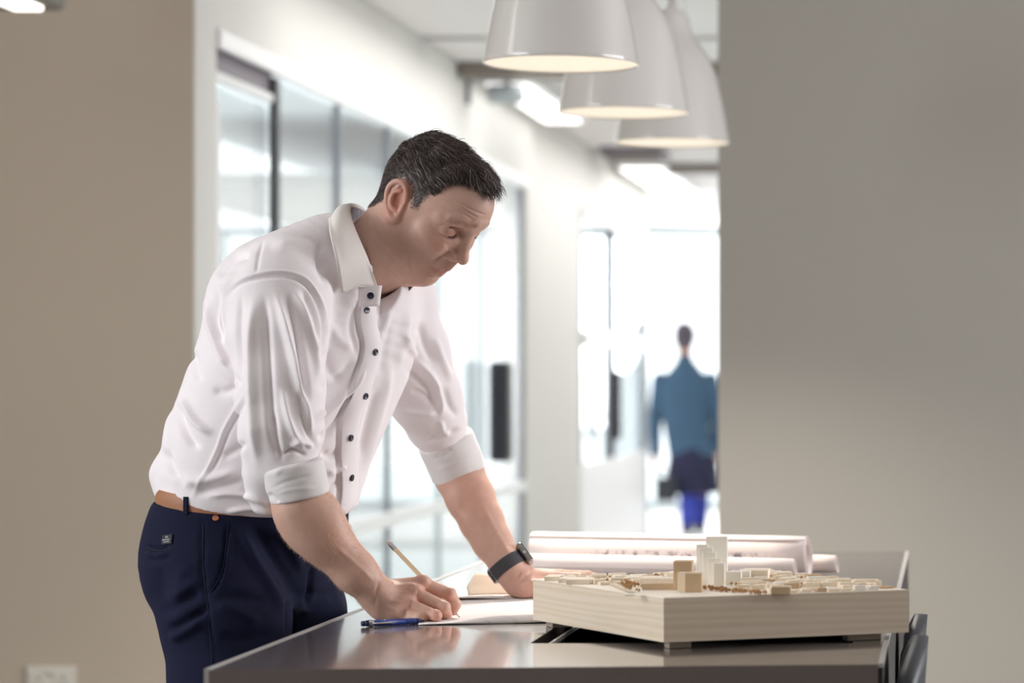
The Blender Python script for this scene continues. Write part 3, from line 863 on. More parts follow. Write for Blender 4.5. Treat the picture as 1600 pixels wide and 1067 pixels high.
# streets of small blocks over the right half and the back
for row in range(19):
    c = .035 + row * .049
    a = .40 if row < 7 else (.30 if row < 12 else .08)
    if row == 0: a = .46
    while a < .955:
        w = r2.uniform(.009, .026) if row > 0 else r2.uniform(.008, .02)
        dp = r2.uniform(.008, .014)
        h = r2.uniform(.0045, .010) if row > 1 else r2.uniform(.003, .0075)
        if row > 7: h *= .9
        wa = w / np.linalg.norm(E1)
        p = S(a + wa / 2, c)
        q = pix(p[None])[0]
        if not (1040 < q[0] < 1150 and row < 12 and q[1] > 902) and r2.random() > .1 and not (row < 3 and .40 < a < .46):
            block(a + wa / 2, c, w, dp, h, M['bass'] if r2.random() > .25 else (M['bass2'] if r2.random() > .5 else M['ivory']))
        a += wa + r2.uniform(.01, .03)
block_px(1205, 1235, 929, .0105, .02, M['bass2'], 'building')
block_px(1368, 1377, 919, .0105, .008, M['bass'], 'building')
block_px(1296, 1372, 914, .008, .012, M['bass'], 'building')
# dried-foliage trees: too small to pick apart
m = MB()
def clump(p, r):
    t = r2.uniform(0, 6.28, 5)
    V = []
    for i in range(6):
        a_ = i * math.pi / 3
        rr = r * r2.uniform(.7, 1.2)
        V.append((p[0] + rr * math.cos(a_), p[1] + rr * math.sin(a_), p[2] + r * r2.uniform(.9, 1.6)))
    V += [(p[0], p[1], p[2] + r * 2.4), (p[0], p[1], p[2] + r * .5)]
    F = [(i, (i + 1) % 6, 6) for i in range(6)] + [((i + 1) % 6, i, 7) for i in range(6)]
    m.add(V, F)
    m.tube([p, (p[0], p[1], p[2] + r)], r * .15, 4, cap=False)
def trees(x0, y0, x1, y1, n, sp, r=.0026):
    for i in range(n):
        t = r2.random(); x = x0 + (x1 - x0) * t + r2.normal(0, sp); y = y0 + (y1 - y0) * t + abs(r2.normal(0, sp * .12))
        d = (CAMZ - ZG) * FPX / (y - CY); clump(P(x, y, d), r * r2.uniform(.6, 1.3))
trees(930, 904, 995, 917, 70, 6); trees(975, 915, 990, 926, 14, 5); trees(1098, 919, 1150, 926, 55, 7, .0024); trees(1140, 922, 1195, 929, 40, 9, .0022)
trees(1010, 903, 1048, 903, 16, 6); trees(1060, 902, 1300, 905, 40, 8, .002); trees(1240, 916, 1340, 914, 40, 10, .0022); trees(1150, 915, 1260, 915, 40, 8, .0022)
o = obj('model_trees', m.vf, M['twig'], site); o['kind'] = 'stuff'
# low kerbs of the street on the left half
for i in range(12):
    t = i / 11
    x, y = 935 + 45 * t, 908 + 19 * t
    block_px(x, x + 11, y, .0028, .012, M['bass'], 'kerb_block')
for i in range(9):
    t = i / 8
    block_px(965 + 70 * t, 985 + 66 * t, 905 + 1.5 * (i % 3), .0045, .012, M['bass'] if i % 2 else M['ivory'], 'terrace_block')

# ------------------------------------------------------------------ chairs tucked in at the right
M['chair'] = mat('charcoal_shell', lin(52, 56, 64), .45)
def chair(cx, cy, top, label, lean):
    t = thing('shell_chair', label, 'chair', (cx + .22, cy, 0), 'dark shell chairs at the right side of the table')
    g = []
    for i in range(15):
        u = i / 14; row = []
        for j in range(11):
            v = j / 10 - .5
            z = .47 + (top - .47) * u
            x = cx - .04 - lean * u ** 1.3 + .03 * math.cos(v * 2.6) * (.4 + .6 * u)
            row.append((x, cy + v * .42 * (1 - .25 * u * u), z - .05 * (2 * v) ** 2 * u))
        g.append(row)
    obj('backrest', MB().sheet(g, .02).vf, M['chair'], t, True)
    g = []
    for i in range(11):
        u = i / 10; row = []
        for j in range(11):
            v = j / 10 - .5
            row.append((cx + .40 * u, cy + v * .44, .46 - .03 * math.cos(v * 3) + .02 * u))
        g.append(row)
    obj('seat', MB().sheet(g, .02).vf, M['chair'], t, True)
    for sx in (.04, .34):
        for sy in (-.17, .17):
            obj('leg', MB().tube([(cx + sx, cy + sy * .8, .44), (cx + sx * 1.1 + .0, cy + sy * 1.15, 0)], [.011, .009], 10).vf, M['apron'], t, True)
    return t
chair(-.035, 3.62, .905, 'nearer charcoal shell chair standing with its back against the right side of the table', -.01)
chair(-.042, 4.4, .866, 'farther charcoal shell chair, behind the nearer one at the right of the table', -.01)
# ------------------------------------------------------------------ the man at the table
def add_tint(o, col):
    a = o.data.color_attributes.new('tint', 'FLOAT_COLOR', 'POINT')
    c = np.ones((len(col), 4), dtype=np.float32); c[:, :3] = col
    a.data.foreach_set('color', c.ravel())

def tinted(m, var_nodes=True):
    """multiplies the base colour by the mesh's tint attribute"""
    nt = m.node_tree; b = nt.nodes['Principled BSDF']
    at = nt.nodes.new('ShaderNodeVertexColor'); at.layer_name = 'tint'
    mx = nt.nodes.new('ShaderNodeMixRGB'); mx.blend_type = 'MULTIPLY'; mx.inputs['Fac'].default_value = 1
    lk = b.inputs['Base Color'].links
    if lk: nt.links.new(lk[0].from_socket, mx.inputs['Color1'])
    else: mx.inputs['Color1'].default_value = b.inputs['Base Color'].default_value
    nt.links.new(at.outputs['Color'], mx.inputs['Color2'])
    nt.links.new(mx.outputs['Color'], b.inputs['Base Color'])
    return m
M['skin'] = tinted(mat('skin', lin(208, 170, 154), .46, spec=.4, var=.11, vscale=75, bump=.2, bscale=420, sss=.12, detail=6))
M['shirt'] = mat('white_cotton', lin(247, 241, 244), .8, sheen=.1, bump=.06, bscale=900)
M['cuff'] = mat('white_cuff_cotton', lin(236, 232, 232), .8, bump=.3, bscale=260, stretch=(1, 1, 5))
M['trousers'] = mat('navy_chino', lin(21, 25, 52), .9, spec=.25, var=.12, vscale=14, bump=.1, bscale=500)
M['belt'] = mat('tan_leather', lin(168, 116, 84), .5, var=.12, vscale=90, bump=.2, bscale=200)
M['navy_button'] = mat('navy_button', lin(40, 42, 60), .25)
M['seam'] = mat('navy_seam', lin(24, 27, 44), .85)
M['eye_white'] = mat('eye_white', lin(226, 216, 208), .2)
M['iris'] = mat('iris', lin(82, 92, 104), .15)
M['lash'] = mat('dark_lash', lin(76, 58, 52), .7)
M['shoe'] = mat('brown_shoe', lin(72, 48, 36), .4)

# ---- pose of the head: local axes are x forward, y to his left, z up
def rot(y, p, r):
    cy, sy, cp, sp, cr, sr = math.cos(y), math.sin(y), math.cos(p), math.sin(p), math.cos(r), math.sin(r)
    return np.array([[cy, -sy, 0], [sy, cy, 0], [0, 0, 1]]) @ np.array([[cp, 0, sp], [0, 1, 0], [-sp, 0, cp]]) @ np.array([[1, 0, 0], [0, cr, -sr], [0, sr, cr]])
HS = .93
HR = rot(*np.radians([-25, 38, 3]))
_l = HR @ (np.array([-.012, -.08, .003]) * HS)
_d = 4.2 + _l[1]
HO = P(620, 315, _d) - _l
def H2W(l): return HO + (np.asarray(l) * HS) @ HR.T
def W2H(w): return ((np.asarray(w) - HO) @ HR) / HS

h = SDF((-.135, -.105, -.25), (.135, .105, .13), .0015)
h.ell((-.006, 0, .027), (.099, .073, .082), k=0)
h.ell((.040, 0, .046), (.0595, .054, .055), k=.02)
h.ell((.0275, 0, -.019), (.061, .057, .068), k=.02)
h.ell((.020, 0, -.055), (.050, .052, .050), k=.02)
for s in (-1, 1):
    h.ell((.046, s * .046, -.017), (.023, .020, .019), k=.02)              # cheekbone
    h.cone((.000, s * .052, -.058), (.050, s * .012, -.098), .0165, .0140, k=.018)   # jaw
    h.cone((.000, s * .055, -.05), (.005, s * .058, .0), .014, .012, k=.02)
h.ell((.060, 0, -.060), (.0245, .027, .027), k=.012)                          # muzzle
h.ell((.0575, 0, -.0955), (.0165, .020, .0165), k=.012)                          # chin
h.ell((.040, 0, -.101), (.020, .024, .0150), k=.014)
for s in (-1, 1):
    h.cone((.0925, s * .009, .038), (.056, s * .049, .024), .0098, .0070, k=.012)       # brow
    h.ell((.0905, s * .0285, .0105), (.0165, .0165, .0100), k=.010, sub=True)            # socket
    h.ell((.0688, s * .0325, .0062), (.0142, .0180, .0112), k=.006)                       # lids over the eye
    h.cone((.079, s * .020, -.008), (.073, s * .035, -.011), .0030, .0030, k=.014)     # pouch
    h.ell((.060, s * .033, -.026), (.0205, .019, .018), k=.016)                              # cheek
# nose
h.cone((.0875, 0, .018), (.0990, 0, -.020), .0078, .0085, k=.010)
h.ell((.1035, 0, -.0295), (.0100, .0100, .0098), k=.008)
for s in (-1, 1):
    h.ell((.0905, s * .0130, -.0335), (.0110, .0070, .0085), k=.006)
    h.cone((.0890, s * .0105, -.0425), (.0985, s * .0070, -.0425), .0028, .0024, k=.002, sub=True)
    h.cone((.0850, s * .0205, -.028), (.0785, s * .0265, -.046), .0008, .0008, k=.006, sub=True)
h.cone((.0930, 0, -.044), (.0895, 0, -.060), .0050, .0045, k=.008)
# lips
ML = -.0712
for s in (-1, 1):
    h.cone((.0842, s * .000, ML + .0052), (.0815, s * .009, ML + .0062), .0048, .0044, k=.003)
    h.cone((.0815, s * .009, ML + .0062), (.0662, s * .0262, ML + .0045), .0044, .0022, k=.003)
    h.cone((.0795, s * .000, ML - .0062), (.0765, s * .010, ML - .0048), .0052, .0046, k=.003)
    h.cone((.0765, s * .010, ML - .0048), (.0655, s * .0245, ML + .0008), .0046, .0022, k=.003)
    h.chain([(.0912, 0, -.0716), (.0858, s * .010, -.0702), (.0800, s * .017, -.0692), (.0705, s * .0285, -.0684)], [.0026, .0026, .0027, .0028], k=.0012, sub=True)
for s in (-1, 1): h.cone((.0765, 0, -.0870), (.073, s * .012, -.0855), .0022, .0022, k=.008, sub=True)
# eyelid slits, looking down
for s in (-1, 1):
    pts = [(.0680, s * .0468, .0068), (.0745, s * .0425, .0024), (.0795, s * .0365, .0000), (.0822, s * .0290, .0006), (.0812, s * .0210, .0034)]
    h.chain(catmull(pts, 9), [.0013] * 9, k=.0015, sub=True)
    pts = [(.0655, s * .0465, .0085), (.0745, s * .0405, .0160), (.0790, s * .0325, .0185), (.0820, s * .0230, .0170)]
    h.chain(catmull(pts, 9), [.0007] * 9, k=.004, sub=True)                                # fold of the lid
# ears
for s in (-1, 1):
    er = rot(0, math.radians(-14), 0)
    E = lambda x, y, z: np.array([-.014, s * .0745, .003]) + er @ np.array([x, s * (y + .10 * (-x)), z])
    h.ell(E(.002, .0010, .000), (.0165, .0055, .030), rot(s * math.radians(12), math.radians(-14), 0), k=.004)
    h.ell(E(.006, .0090, .000), (.0085, .0080, .0150), er, k=.005, sub=True)
    rim = [E(.0150, .002, .004), E(.0150, .0065, .020), E(.006, .0085, .0325), E(-.008, .0095, .0315), E(-.0175, .0095, .018), E(-.0170, .0085, .000), E(-.010, .0075, -.016), E(.000, .006, -.0275), E(.008, .004, -.0285), E(.0115, .002, -.019)]
    h.chain(catmull(rim, 28), np.interp(np.linspace(0, 9, 28), range(10), [.0028, .0036, .0042, .0042, .0042, .0040, .0042, .0058, .0055, .004]), k=.003)
    h.chain(catmull([E(.004, .007, .020), E(-.006, .008, .014), E(-.0085, .008, .0), E(-.003, .0075, -.012), E(.006, .006, -.015)], 14), [.0032] * 14, k=.003)
    h.cone(E(.0125, .004, -.004), E(.0125, .004, -.010), .0040, .0036, k=.004)
# neck, running down into the collar
nb = W2H(P(548, 416, 4.205)); nm = W2H(P(597, 392, 4.2)); nf = W2H(P(582, 412, 4.18))
h.loft([(-.022, 0, -.015), nm, nb], [.056, .064, .070], [.066, .066, .062], (0, 1, 0), 16, k=.02)
h.cone((.034, 0, -.088), nf, .028, .034, k=.03)
for s in (-1, 1): h.cone((-.028, s * .052, -.03), nf + np.array([.01, s * .02, 0]), .014, .016, k=.02)     # neck muscle
HV, HQ = h.mesh(smooth=1)
HN = normals(HV, HQ)
# forehead creases, smile line, crow's feet, in the head's own frame
def crease(V, N, pts, w, amp, tp=.3):
    pts = catmull(pts, 14) if len(pts) > 2 else np.array(pts, dtype=float)
    lo, hi = pts.min(0) - 4 * w, pts.max(0) + 4 * w
    i = np.nonzero(((V > lo) & (V < hi)).all(1))[0]
    d, t, _ = polydist(V[i], pts)
    f = np.clip(np.minimum(t, 1 - t) / tp, 0, 1)
    V = V.copy(); V[i] += N[i] * (amp * f * np.exp(-(d / w) ** 2))[:, None]
    return V
for s in (-1, 1):
    for z0, a in ((.053, .0011), (.060, .0011), (.067, .0008)):
        HV = crease(HV, HN, [(.104, s * .004, z0), (.097, s * .024, z0 + .004), (.080, s * .048, z0 - .002)], .0020, -a)
    HV = crease(HV, HN, [(.099, s * .016, -.026), (.088, s * .026, -.044), (.080, s * .031, -.062)], .003, -.0014)
    HV = crease(HV, HN, [(.099, s * .008, .028), (.100, s * .009, .042)], .002, -.0009)
    for dz in (-.004, .002, .008): HV = crease(HV, HN, [(.068, s * .049, .006), (.058, s * .056, .006 + dz)], .0015, -.0006)
    HV = crease(HV, HN, [(.080, s * .020, -.012), (.074, s * .034, -.017), (.066, s * .044, -.014)], .003, -.0010)
    HV = crease(HV, HN, [(.075, s * .030, -.079), (.072, s * .027, -.088)], .003, -.0009)
def tint_head(V):
    c = np.ones((len(V), 3))
    def spot(p, r, col, amt=1.0):
        g = amt * np.exp(-(((V - np.array(p)) / np.array(r)) ** 2).sum(1))[:, None]
        c[:] = c * (1 - g) + c * np.array(col) * g
    for s in (-1, 1):
        spot((-.014, s * .082, .003), (.022, .012, .036), (1.02, .72, .68), .9)
        spot((.070, s * .044, -.015), (.022, .02, .018), (1.02, .86, .82), .8)
        spot((.080, s * .032, .004), (.012, .014, .012), (.92, .80, .76), .6)
    for s in (-1, 1): spot((.079, s * .034, .009), (.011, .014, .009), (.86, .74, .72), .8)
    spot((.105, 0, -.03), (.014, .014, .016), (1.02, .85, .82), .8)
    spot((.080, 0, ML), (.016, .024, .0085), (.86, .66, .66), .9)
    spot((.050, 0, -.095), (.05, .055, .028), (.90, .90, .90), .6)
    spot((.02, 0, -.125), (.07, .07, .045), (.96, .84, .80), .8)
    return c
HT = tint_head(HV)

# ---- hair region on the scalp, as the head is seen from the side
hairpoly = np.array([(.105, .083), (.085, .086), (.066, .089), (.050, .090), (.040, .083), (.034, .060), (.0265, .036), (.0245, .012), (.0130, .009), (.003, .026), (-.006, .039), (-.028, .037), (-.040, .010), (-.045, -.022), (-.060, -.044), (-.088, -.064), (-.3, -.085), (-.3, .3), (.3, .3), (.3, .083)])
def inpoly(p, poly):
    r = np.zeros(len(p), dtype=bool); n = len(poly)
    for i in range(n):
        (x1, y1), (x2, y2) = poly[i], poly[(i + 1) % n]
        c = ((y1 > p[:, 1]) != (y2 > p[:, 1])) & (p[:, 0] < (x2 - x1) * (p[:, 1] - y1) / (y2 - y1 + 1e-12) + x1)
        r ^= c
    return r
def hair_depth(V):
    d, _, _ = polydist(V[:, [0, 2]], np.vstack([hairpoly[:17]]))
    ins = inpoly(V[:, [0, 2]], hairpoly)
    ear = (np.abs(V[:, 1]) > .0735) & (V[:, 2] < .042) & (V[:, 0] < .006) & (V[:, 0] > -.045)
    return np.where(ins & ~ear, d, -d)
hd = hair_depth(HV)
_w = H2W(HV); _n = HN @ HR.T
for pl, w_, am in (([(712, 313), (725, 320), (738, 328), (752, 334), (763, 336)], 1.5, -.0012), ([(716, 322), (727, 329), (738, 336), (749, 341)], 1.5, -.0014), ([(722, 331), (731, 338), (741, 345)], 1.6, -.0011), ([(705, 316), (716, 321)], 1.4, -.0006),
                   ([(694, 343), (707, 337), (720, 340), (736, 352)], 4.5, .0016), ([(685, 356), (691, 352), (702, 351), (711, 354), (716, 361)], 1.6, -.0010), ([(688, 363), (694, 371), (702, 374), (711, 373)], 1.5, -.0010), ([(688, 367), (696, 376), (708, 378)], 3, .0008),
                   ([(680, 356), (671, 350)], 1.4, -.0006), ([(681, 360), (670, 360)], 1.4, -.0006), ([(682, 364), (672, 368)], 1.4, -.0006), ([(699, 391), (690, 399), (680, 406), (672, 411)], 2.8, -.0012), ([(699, 384), (690, 389), (680, 397)], 6, .0022),
                    ([(640, 395), (636, 412), (642, 428)], 5, -.0008), ([(721, 362), (727, 352), (733, 357)], 2, -.0012)):
    _w = fold(_w, _n, pl, w_, am)
HV = W2H(_w); HN = normals(HV, HQ)
HT *= (1 - .45 * np.clip((hd + .004) / .010, 0, 1) ** 2)[:, None]
body_parts = [(H2W(HV), HQ, HT)]

# ---- forearms and hands
def arm_tint(V, spots):
    c = np.ones((len(V), 3)) * np.array([1.13, 1.13, 1.12])
    for p, r, col, amt in spots:
        g = amt * np.exp(-(((V - p) ** 2).sum(1)) / r ** 2)[:, None]; c = c * (1 - g) + c * np.array(col) * g
    return c
red = (1.05, .84, .80)
a = SDF((-1.04, 3.86, TZ - .01), (-.715, 4.14, 1.16), .0016)
J = lambda *t: P(*t)
a.chain([J(450, 738, 3.955), J(469, 790, 3.956), J(510, 845, 3.975), J(555, 893, 3.99), J(589, 927, 4.006)], [.034, .0390, .037, .031, .0255], k=.01)
a.ell(J(487, 815, 3.96), (.046, .034, .046), k=.02)
carp = [J(607, 921, 4.036), J(603, 930, 4.022), J(600, 941, 4.010), J(599, 952, 4.006)]
mcp = [J(661, 911.5, 4.038), J(648, 927, 4.021), J(638, 945, 4.008), J(631, 959, 4.003)]
for c_, m_, r0, r1 in zip(carp, mcp, (.0155, .0165, .0165, .0145), (.0112, .0118, .0113, .0102)):
    a.cone(c_, m_, r0, r1, k=.012)
a.cone(J(590, 932, 4.01), J(603, 934, 4.02), .024, .021, k=.015)
a.cone(J(598, 950, 4.012), J(612, 957, 4.01), .0165, .0145, k=.012)
a.cone(J(605, 925, 4.045), J(640, 925, 4.06), .016, .013, k=.012)
for m_ in mcp: a.ell(m_ + np.array([.0, -.003, .004]), (.0105, .0095, .0100), k=.006)
kf = .0022
a.chain([mcp[0], J(703, 928, 4.054), J(712, 944, 4.060), J(708.5, 955, 4.064)], [.0105, .0094, .0083, .0066], k=kf)
a.chain([mcp[1], J(694, 949, 4.024), J(697, 960, 4.040), J(688, 963, 4.056)], [.0108, .0097, .0088, .0075], k=kf)
a.chain([mcp[2], J(681, 962.5, 3.997), J(679, 965, 4.012), J(664, 964, 4.022)], [.0105, .0088, .0080, .0072], k=kf)
a.chain([mcp[3], J(655, 965.5, 3.988), J(661, 967, 3.998), J(648, 967, 4.008)], [.0095, .0078, .0072, .0065], k=kf)
a.chain([J(612, 926, 4.05), J(655, 932, 4.077), J(687, 944, 4.083), J(704, 955, 4.076)], [.0140, .0118, .0098, .0072], k=.004)
for p in (J(703, 928, 4.050), J(694, 949, 4.018), J(681, 962, 3.992)): a.ell(p + np.array([.0, -.001, .001]), (.0088, .0088, .0088), k=.004)
a.cut((0, 0, TZ + .0020), (0, 0, -1), k=.004)
AV, AQ = a.mesh(smooth=2); AN = normals(AV, AQ)
for pl in ([(594, 903), (588, 925), (586, 950)],): AV = fold(AV, AN, pl, 3, -.0013)
for (x0, y0, x1, y1) in ((608, 916, 655, 912), (606, 926, 643, 926), (604, 938, 634, 943), (603, 948, 628, 957)):
    AV = fold(AV, AN, [(x0, y0), ((x0 + x1) / 2, (y0 + y1) / 2 - 1), (x1, y1)], 2.4, .0010)
for p, q in (((655, 920), (650, 935)), ((642, 936), (640, 952)), ((634, 951), (634, 966))): AV = fold(AV, AN, [p, q], 3.2, -.0016)
for c0 in ((702, 926), (693, 948), (680, 962)):
    for o_ in (-2.5, 0, 2.5): AV = fold(AV, AN, [(c0[0] + o_ - 2, c0[1] - 6), (c0[0] + o_ - 3, c0[1] + 6)], 1.0, -.0005)
AV = fold(AV, AN, [(520, 850), (560, 885), (590, 915)], 4, .0012)
body_parts.append((AV, AQ, arm_tint(AV, [(m_, .014, red, .8) for m_ in mcp] + [(J(703, 928, 4.05), .012, red, .8), (J(697, 958, 4.03), .014, red, .8), (J(681, 963, 3.99), .014, red, .8), (J(520, 840, 3.95), .03, (1.03, .9, .85), .6)])))

a = SDF((-.86, 4.34, TZ - .01), (-.52, 4.72, 1.20), .0018)
a.chain([J(704, 705, 4.52), J(717, 740, 4.517), J(735, 778, 4.505), J(753, 815, 4.49), J(769, 846, 4.475), J(793, 884, 4.447)], [.034, .0405, .0385, .0345, .031, .0265], k=.012)
carp = [J(815, 905, 4.445), J(812, 904, 4.46), J(812, 906, 4.475), J(814, 911, 4.485)]
mcp = [J(868, 903, 4.485), J(875, 900, 4.52), J(876, 903, 4.55), J(866, 908, 4.575)]
for c_, m_, r0, r1 in zip(carp, mcp, (.0165, .017, .0165, .0155), (.0112, .0118, .0113, .0102)): a.cone(c_, m_, r0, r1, k=.015)
a.cone(J(795, 887, 4.446), J(814, 907, 4.455), .026, .0225, k=.015)
a.cone(J(806, 908, 4.44), J(818, 922, 4.425), .0200, .0165, k=.015)
a.cone(J(815, 915, 4.44), J(838, 921, 4.47), .0190, .0150, k=.015)
a.chain([J(818, 920, 4.425), J(852, 917, 4.430), J(882, 922, 4.44), J(902, 927, 4.45)], [.0165, .0125, .0100, .0082], k=.008)
for m_, p1, p2, p3, r in ((mcp[0], (905, 904, 4.50), (930, 913, 4.51), (945, 919, 4.52), .0100), (mcp[1], (918, 901, 4.56), (945, 908, 4.58), (960, 914, 4.59), .0102), (mcp[2], (914, 902, 4.60), (938, 908, 4.63), (951, 912.5, 4.65), .0098), (mcp[3], (894, 907, 4.62), (910, 909, 4.65), (922, 912.5, 4.67), .0086)):
    a.chain([m_, J(*p1), J(*p2), J(*p3)], [r * 1.08, r, r * .9, r * .75], k=.003)
a.cut((0, 0, TZ + .0022), (0, 0, -1), k=.006)
LV, LQ = a.mesh(smooth=2); LN = normals(LV, LQ)
for pl in ([(806, 903), (815, 893)], [(811, 910), (824, 897)], [(823, 899), (832, 893)]): LV = fold(LV, LN, pl, 2.2, -.0013)
LV = fold(LV, LN, [(700, 780), (740, 830), (772, 880)], 6, .0010); LV = fold(LV, LN, [(750, 780), (775, 830), (800, 870)], 4, .0012)
body_parts.append((LV, LQ, arm_tint(LV, [(J(830, 915, 4.43), .03, red, .6), (J(735, 778, 4.47), .05, (1.02, .88, .84), .6)])))

# ---- trunk, upper arms and legs under the clothes, coarse
FW = np.array([.8, -.6, 0.]); LT = np.array([.6, .8, 0.])
a = SDF((-1.30, 3.80, .02), (-.60, 4.72, 1.48), .007)
a.loft([J(385, 850, 4.17), J(402, 745, 4.18), J(432, 655, 4.19), J(472, 560, 4.20), J(517, 475, 4.21), J(548, 425, 4.21)], [.13, .14, .15, .16, .15, .09], [.085, .095, .10, .105, .085, .06], LT, 20, k=.02)
a.chain([J(545, 425, 4.21), J(572, 405, 4.205)], [.058, .05], k=.02)
a.chain([J(452, 470, 4.07), J(438, 600, 4.0), J(446, 690, 3.965), J(457, 738, 3.957)], [.05, .044, .034, .030], k=.02)
a.chain([J(605, 480, 4.33), J(665, 620, 4.44), J(706, 712, 4.525), J(717, 738, 4.52)], [.05, .045, .038, .034], k=.02)
a.chain([J(345, 900, 4.11), J(360, 1070, 4.06), J(365, 1270, 4.05), J(362, 1780, 4.12)], [.075, .065, .05, .034], k=.02)
a.chain([J(430, 900, 4.25), J(475, 1060, 4.31), J(492, 1230, 4.33), J(470, 1720, 4.36)], [.07, .06, .048, .034], k=.02)
a.cone(J(362, 1800, 4.12), J(450, 1858, 4.05), .03, .025, k=.02); a.cone(J(470, 1735, 4.36), J(560, 1780, 4.30), .03, .025, k=.02)
CV, CQ = a.mesh(smooth=1)
body_parts.append((CV, CQ, np.ones((len(CV), 3))))
V = np.concatenate([p[0] for p in body_parts]); T = np.concatenate([p[2] for p in body_parts])
off = np.cumsum([0] + [len(p[0]) for p in body_parts[:-1]])
Q = np.concatenate([p[1] + o_ for p, o_ in zip(body_parts, off)])
man = obj('person', (V, Q), M['skin'], None, True)
add_tint(man, T)
tag(man, 'man in a white shirt and navy trousers leaning over the table, writing with a pencil', 'person')

# ---- fine fair hair on the forearms
ra = np.random.default_rng(8)
m_ah = mat('fair_arm_hair', lin(224, 184, 150), .5)
def arm_hair(V, N, p0, p1, n, name):
    ax_ = (p1 - p0) / np.linalg.norm(p1 - p0); t = (V - p0) @ ax_ / np.linalg.norm(p1 - p0)
    sel = np.nonzero((t > 0) & (t < 1))[0]; m = MB()
    for i in ra.choice(sel, n, replace=False):
        d = ax_ * .8 + N[i] * .35 + ra.normal(0, .25, 3) + np.array([0, 0, -.2]); d /= np.linalg.norm(d); L = ra.uniform(.0025, .0055)
        m.tube([V[i] - N[i] * .0003, V[i] + d * L * .5 + N[i] * .0008, V[i] + d * L + N[i] * .0006], [.00011, .00009, .00004], 3, cap=False)
    return obj(name, m.vf, m_ah, man)
arm_hair(AV, AN, J(470, 790, 3.95), J(592, 930, 4.0), 2200, 'arm_hair')
arm_hair(LV, LN, J(722, 748, 4.51), J(785, 872, 4.45), 1500, 'arm_hair')

# ---- eyes, lashes, eyebrows
for s in (-1, 1):
    c = np.array([.0690, s * .0325, .0055])
    gaze = np.array([.80, 0, -.60]); u_ = np.cross(gaze, [0, 1, 0]); G_ = np.stack([u_ / np.linalg.norm(u_), [0, 1, 0], gaze], 1)
    pr = [(.0126 * math.sin(t), -.0126 * math.cos(t)) for t in np.linspace(0, math.pi, 17)]
    m = MB().lathe(pr, (0, 0, 0), 20, G_)
    e = obj('eye', (H2W(np.array(m.V) + c), m.F), M['eye_white'], man, True)
    m = MB().lathe([(.0128 * math.sin(t), .0128 * math.cos(t)) for t in np.linspace(.46, 0, 6)], (0, 0, 0), 20, G_)
    obj('iris', (H2W(np.array(m.V) + c), m.F), M['iris'], e, True)
    m = MB()
    up_ = catmull([(.0684, s * .0470, .0078), (.0750, s * .0428, .0034), (.0802, s * .0366, .0012), (.0828, s * .0290, .0018), (.0818, s * .0210, .0046)], 30)
    m.tube(up_, .0008, 5)
    for i in range(2, 28):
        p = up_[i]; d = np.array([.0042, s * .0022 * (1 - i / 14), -.0030 + .0006 * math.sin(i)])
        m.tube([p, p + d * .5, p + d * .95 + np.array([0, 0, .0006])], [.00024, .0002, .0001], 4)
    lo_ = catmull([(.0690, s * .0458, .0042), (.0745, s * .0420, .0000), (.0795, s * .0360, -.0022), (.0822, s * .0285, -.0014)], 16)
    for p in lo_: m.tube([p, p + np.array([.0018, 0, -.0014])], [.00022, .0001], 4)
    obj('eyelashes', (H2W(np.array(m.V)), m.F), M['lash'], man)
    m = MB()
    rb = np.random.default_rng(5)
    sel = np.nonzero((np.abs(HV[:, 1] - s * .030) < .020) & (np.abs(HV[:, 2] - (.0375 - 0.35 * (np.abs(HV[:, 1]) - .018))) < .0045) & (HV[:, 0] > .05))[0]
    for i in rb.choice(sel, min(60, len(sel)), replace=False):
        p, n_ = HV[i], HN[i]; d = np.array([-.25, s * .8, .25 * (1 if p[2] < .039 else -.3)]); d -= n_ * (d @ n_) * .75; d /= np.linalg.norm(d)
        L = rb.uniform(.004, .007)
        m.tube([p - n_ * .0004, p + d * L * .5 + n_ * .0007, p + d * L + n_ * .0002], [.00022, .0002, .0001], 3)
    obj('eyebrow', (H2W(np.array(m.V)), m.F), mat('eyebrow_hair', lin(176, 140, 120), .7), man)

# ---- hair: a close cap and single strands combed forward
rh = np.random.default_rng(3)
keep = hd > .0
shell_ok = hd > .0035
fmask = keep[HQ].all(1)
idx = np.unique(HQ[fmask]); rem = -np.ones(len(HV), dtype=int); rem[idx] = np.arange(len(idx))
hv = HV[idx]; hn = HN[idx]; hdk = hd[idx]
def topness(p): return np.clip((p[:, 2] - .045) / .04, 0, 1)
def frontness(p): return np.clip((p[:, 0] - .02) / .06, 0, 1)
tn = topness(hv); fr_ = frontness(hv)
edge = np.clip(hdk / .016, 0, 1) ** .8
thick = edge * (.0004 + .0068 * tn + .0045 * tn * fr_) + .0002
thick = thick * (1 + (.35 * vnoise(hv * 110, 4) + .3 * vnoise(hv * 240, 8)) * tn)
cap = hv + hn * thick[:, None] + np.array([1, 0, .25])[None] * (.009 * tn * fr_ * edge * np.clip(1.25 - np.abs(hv[:, 1]) / .04, 0, 1))[:, None]
capF = rem[HQ[shell_ok[HQ].all(1)]]
strV, strF, strT = [], [], []
grey_base = lambda p: np.clip(1 - (p[:, 2] - .020 + .006 * vnoise(p * 90, 21)) / .060, 0, 1) ** 1.2 * np.clip((p[:, 0] + .10) / .10, .35, 1)
gcap = grey_base(hv)
capT = np.array([.070, .050, .047])[None] * (1 - gcap[:, None]) + np.array([.135, .108, .098])[None] * gcap[:, None]
capT = capT * (1 + .3 * vnoise(hv * 300, 9)[:, None])
prob = np.where(tn > .4, 1.0, 2.2)
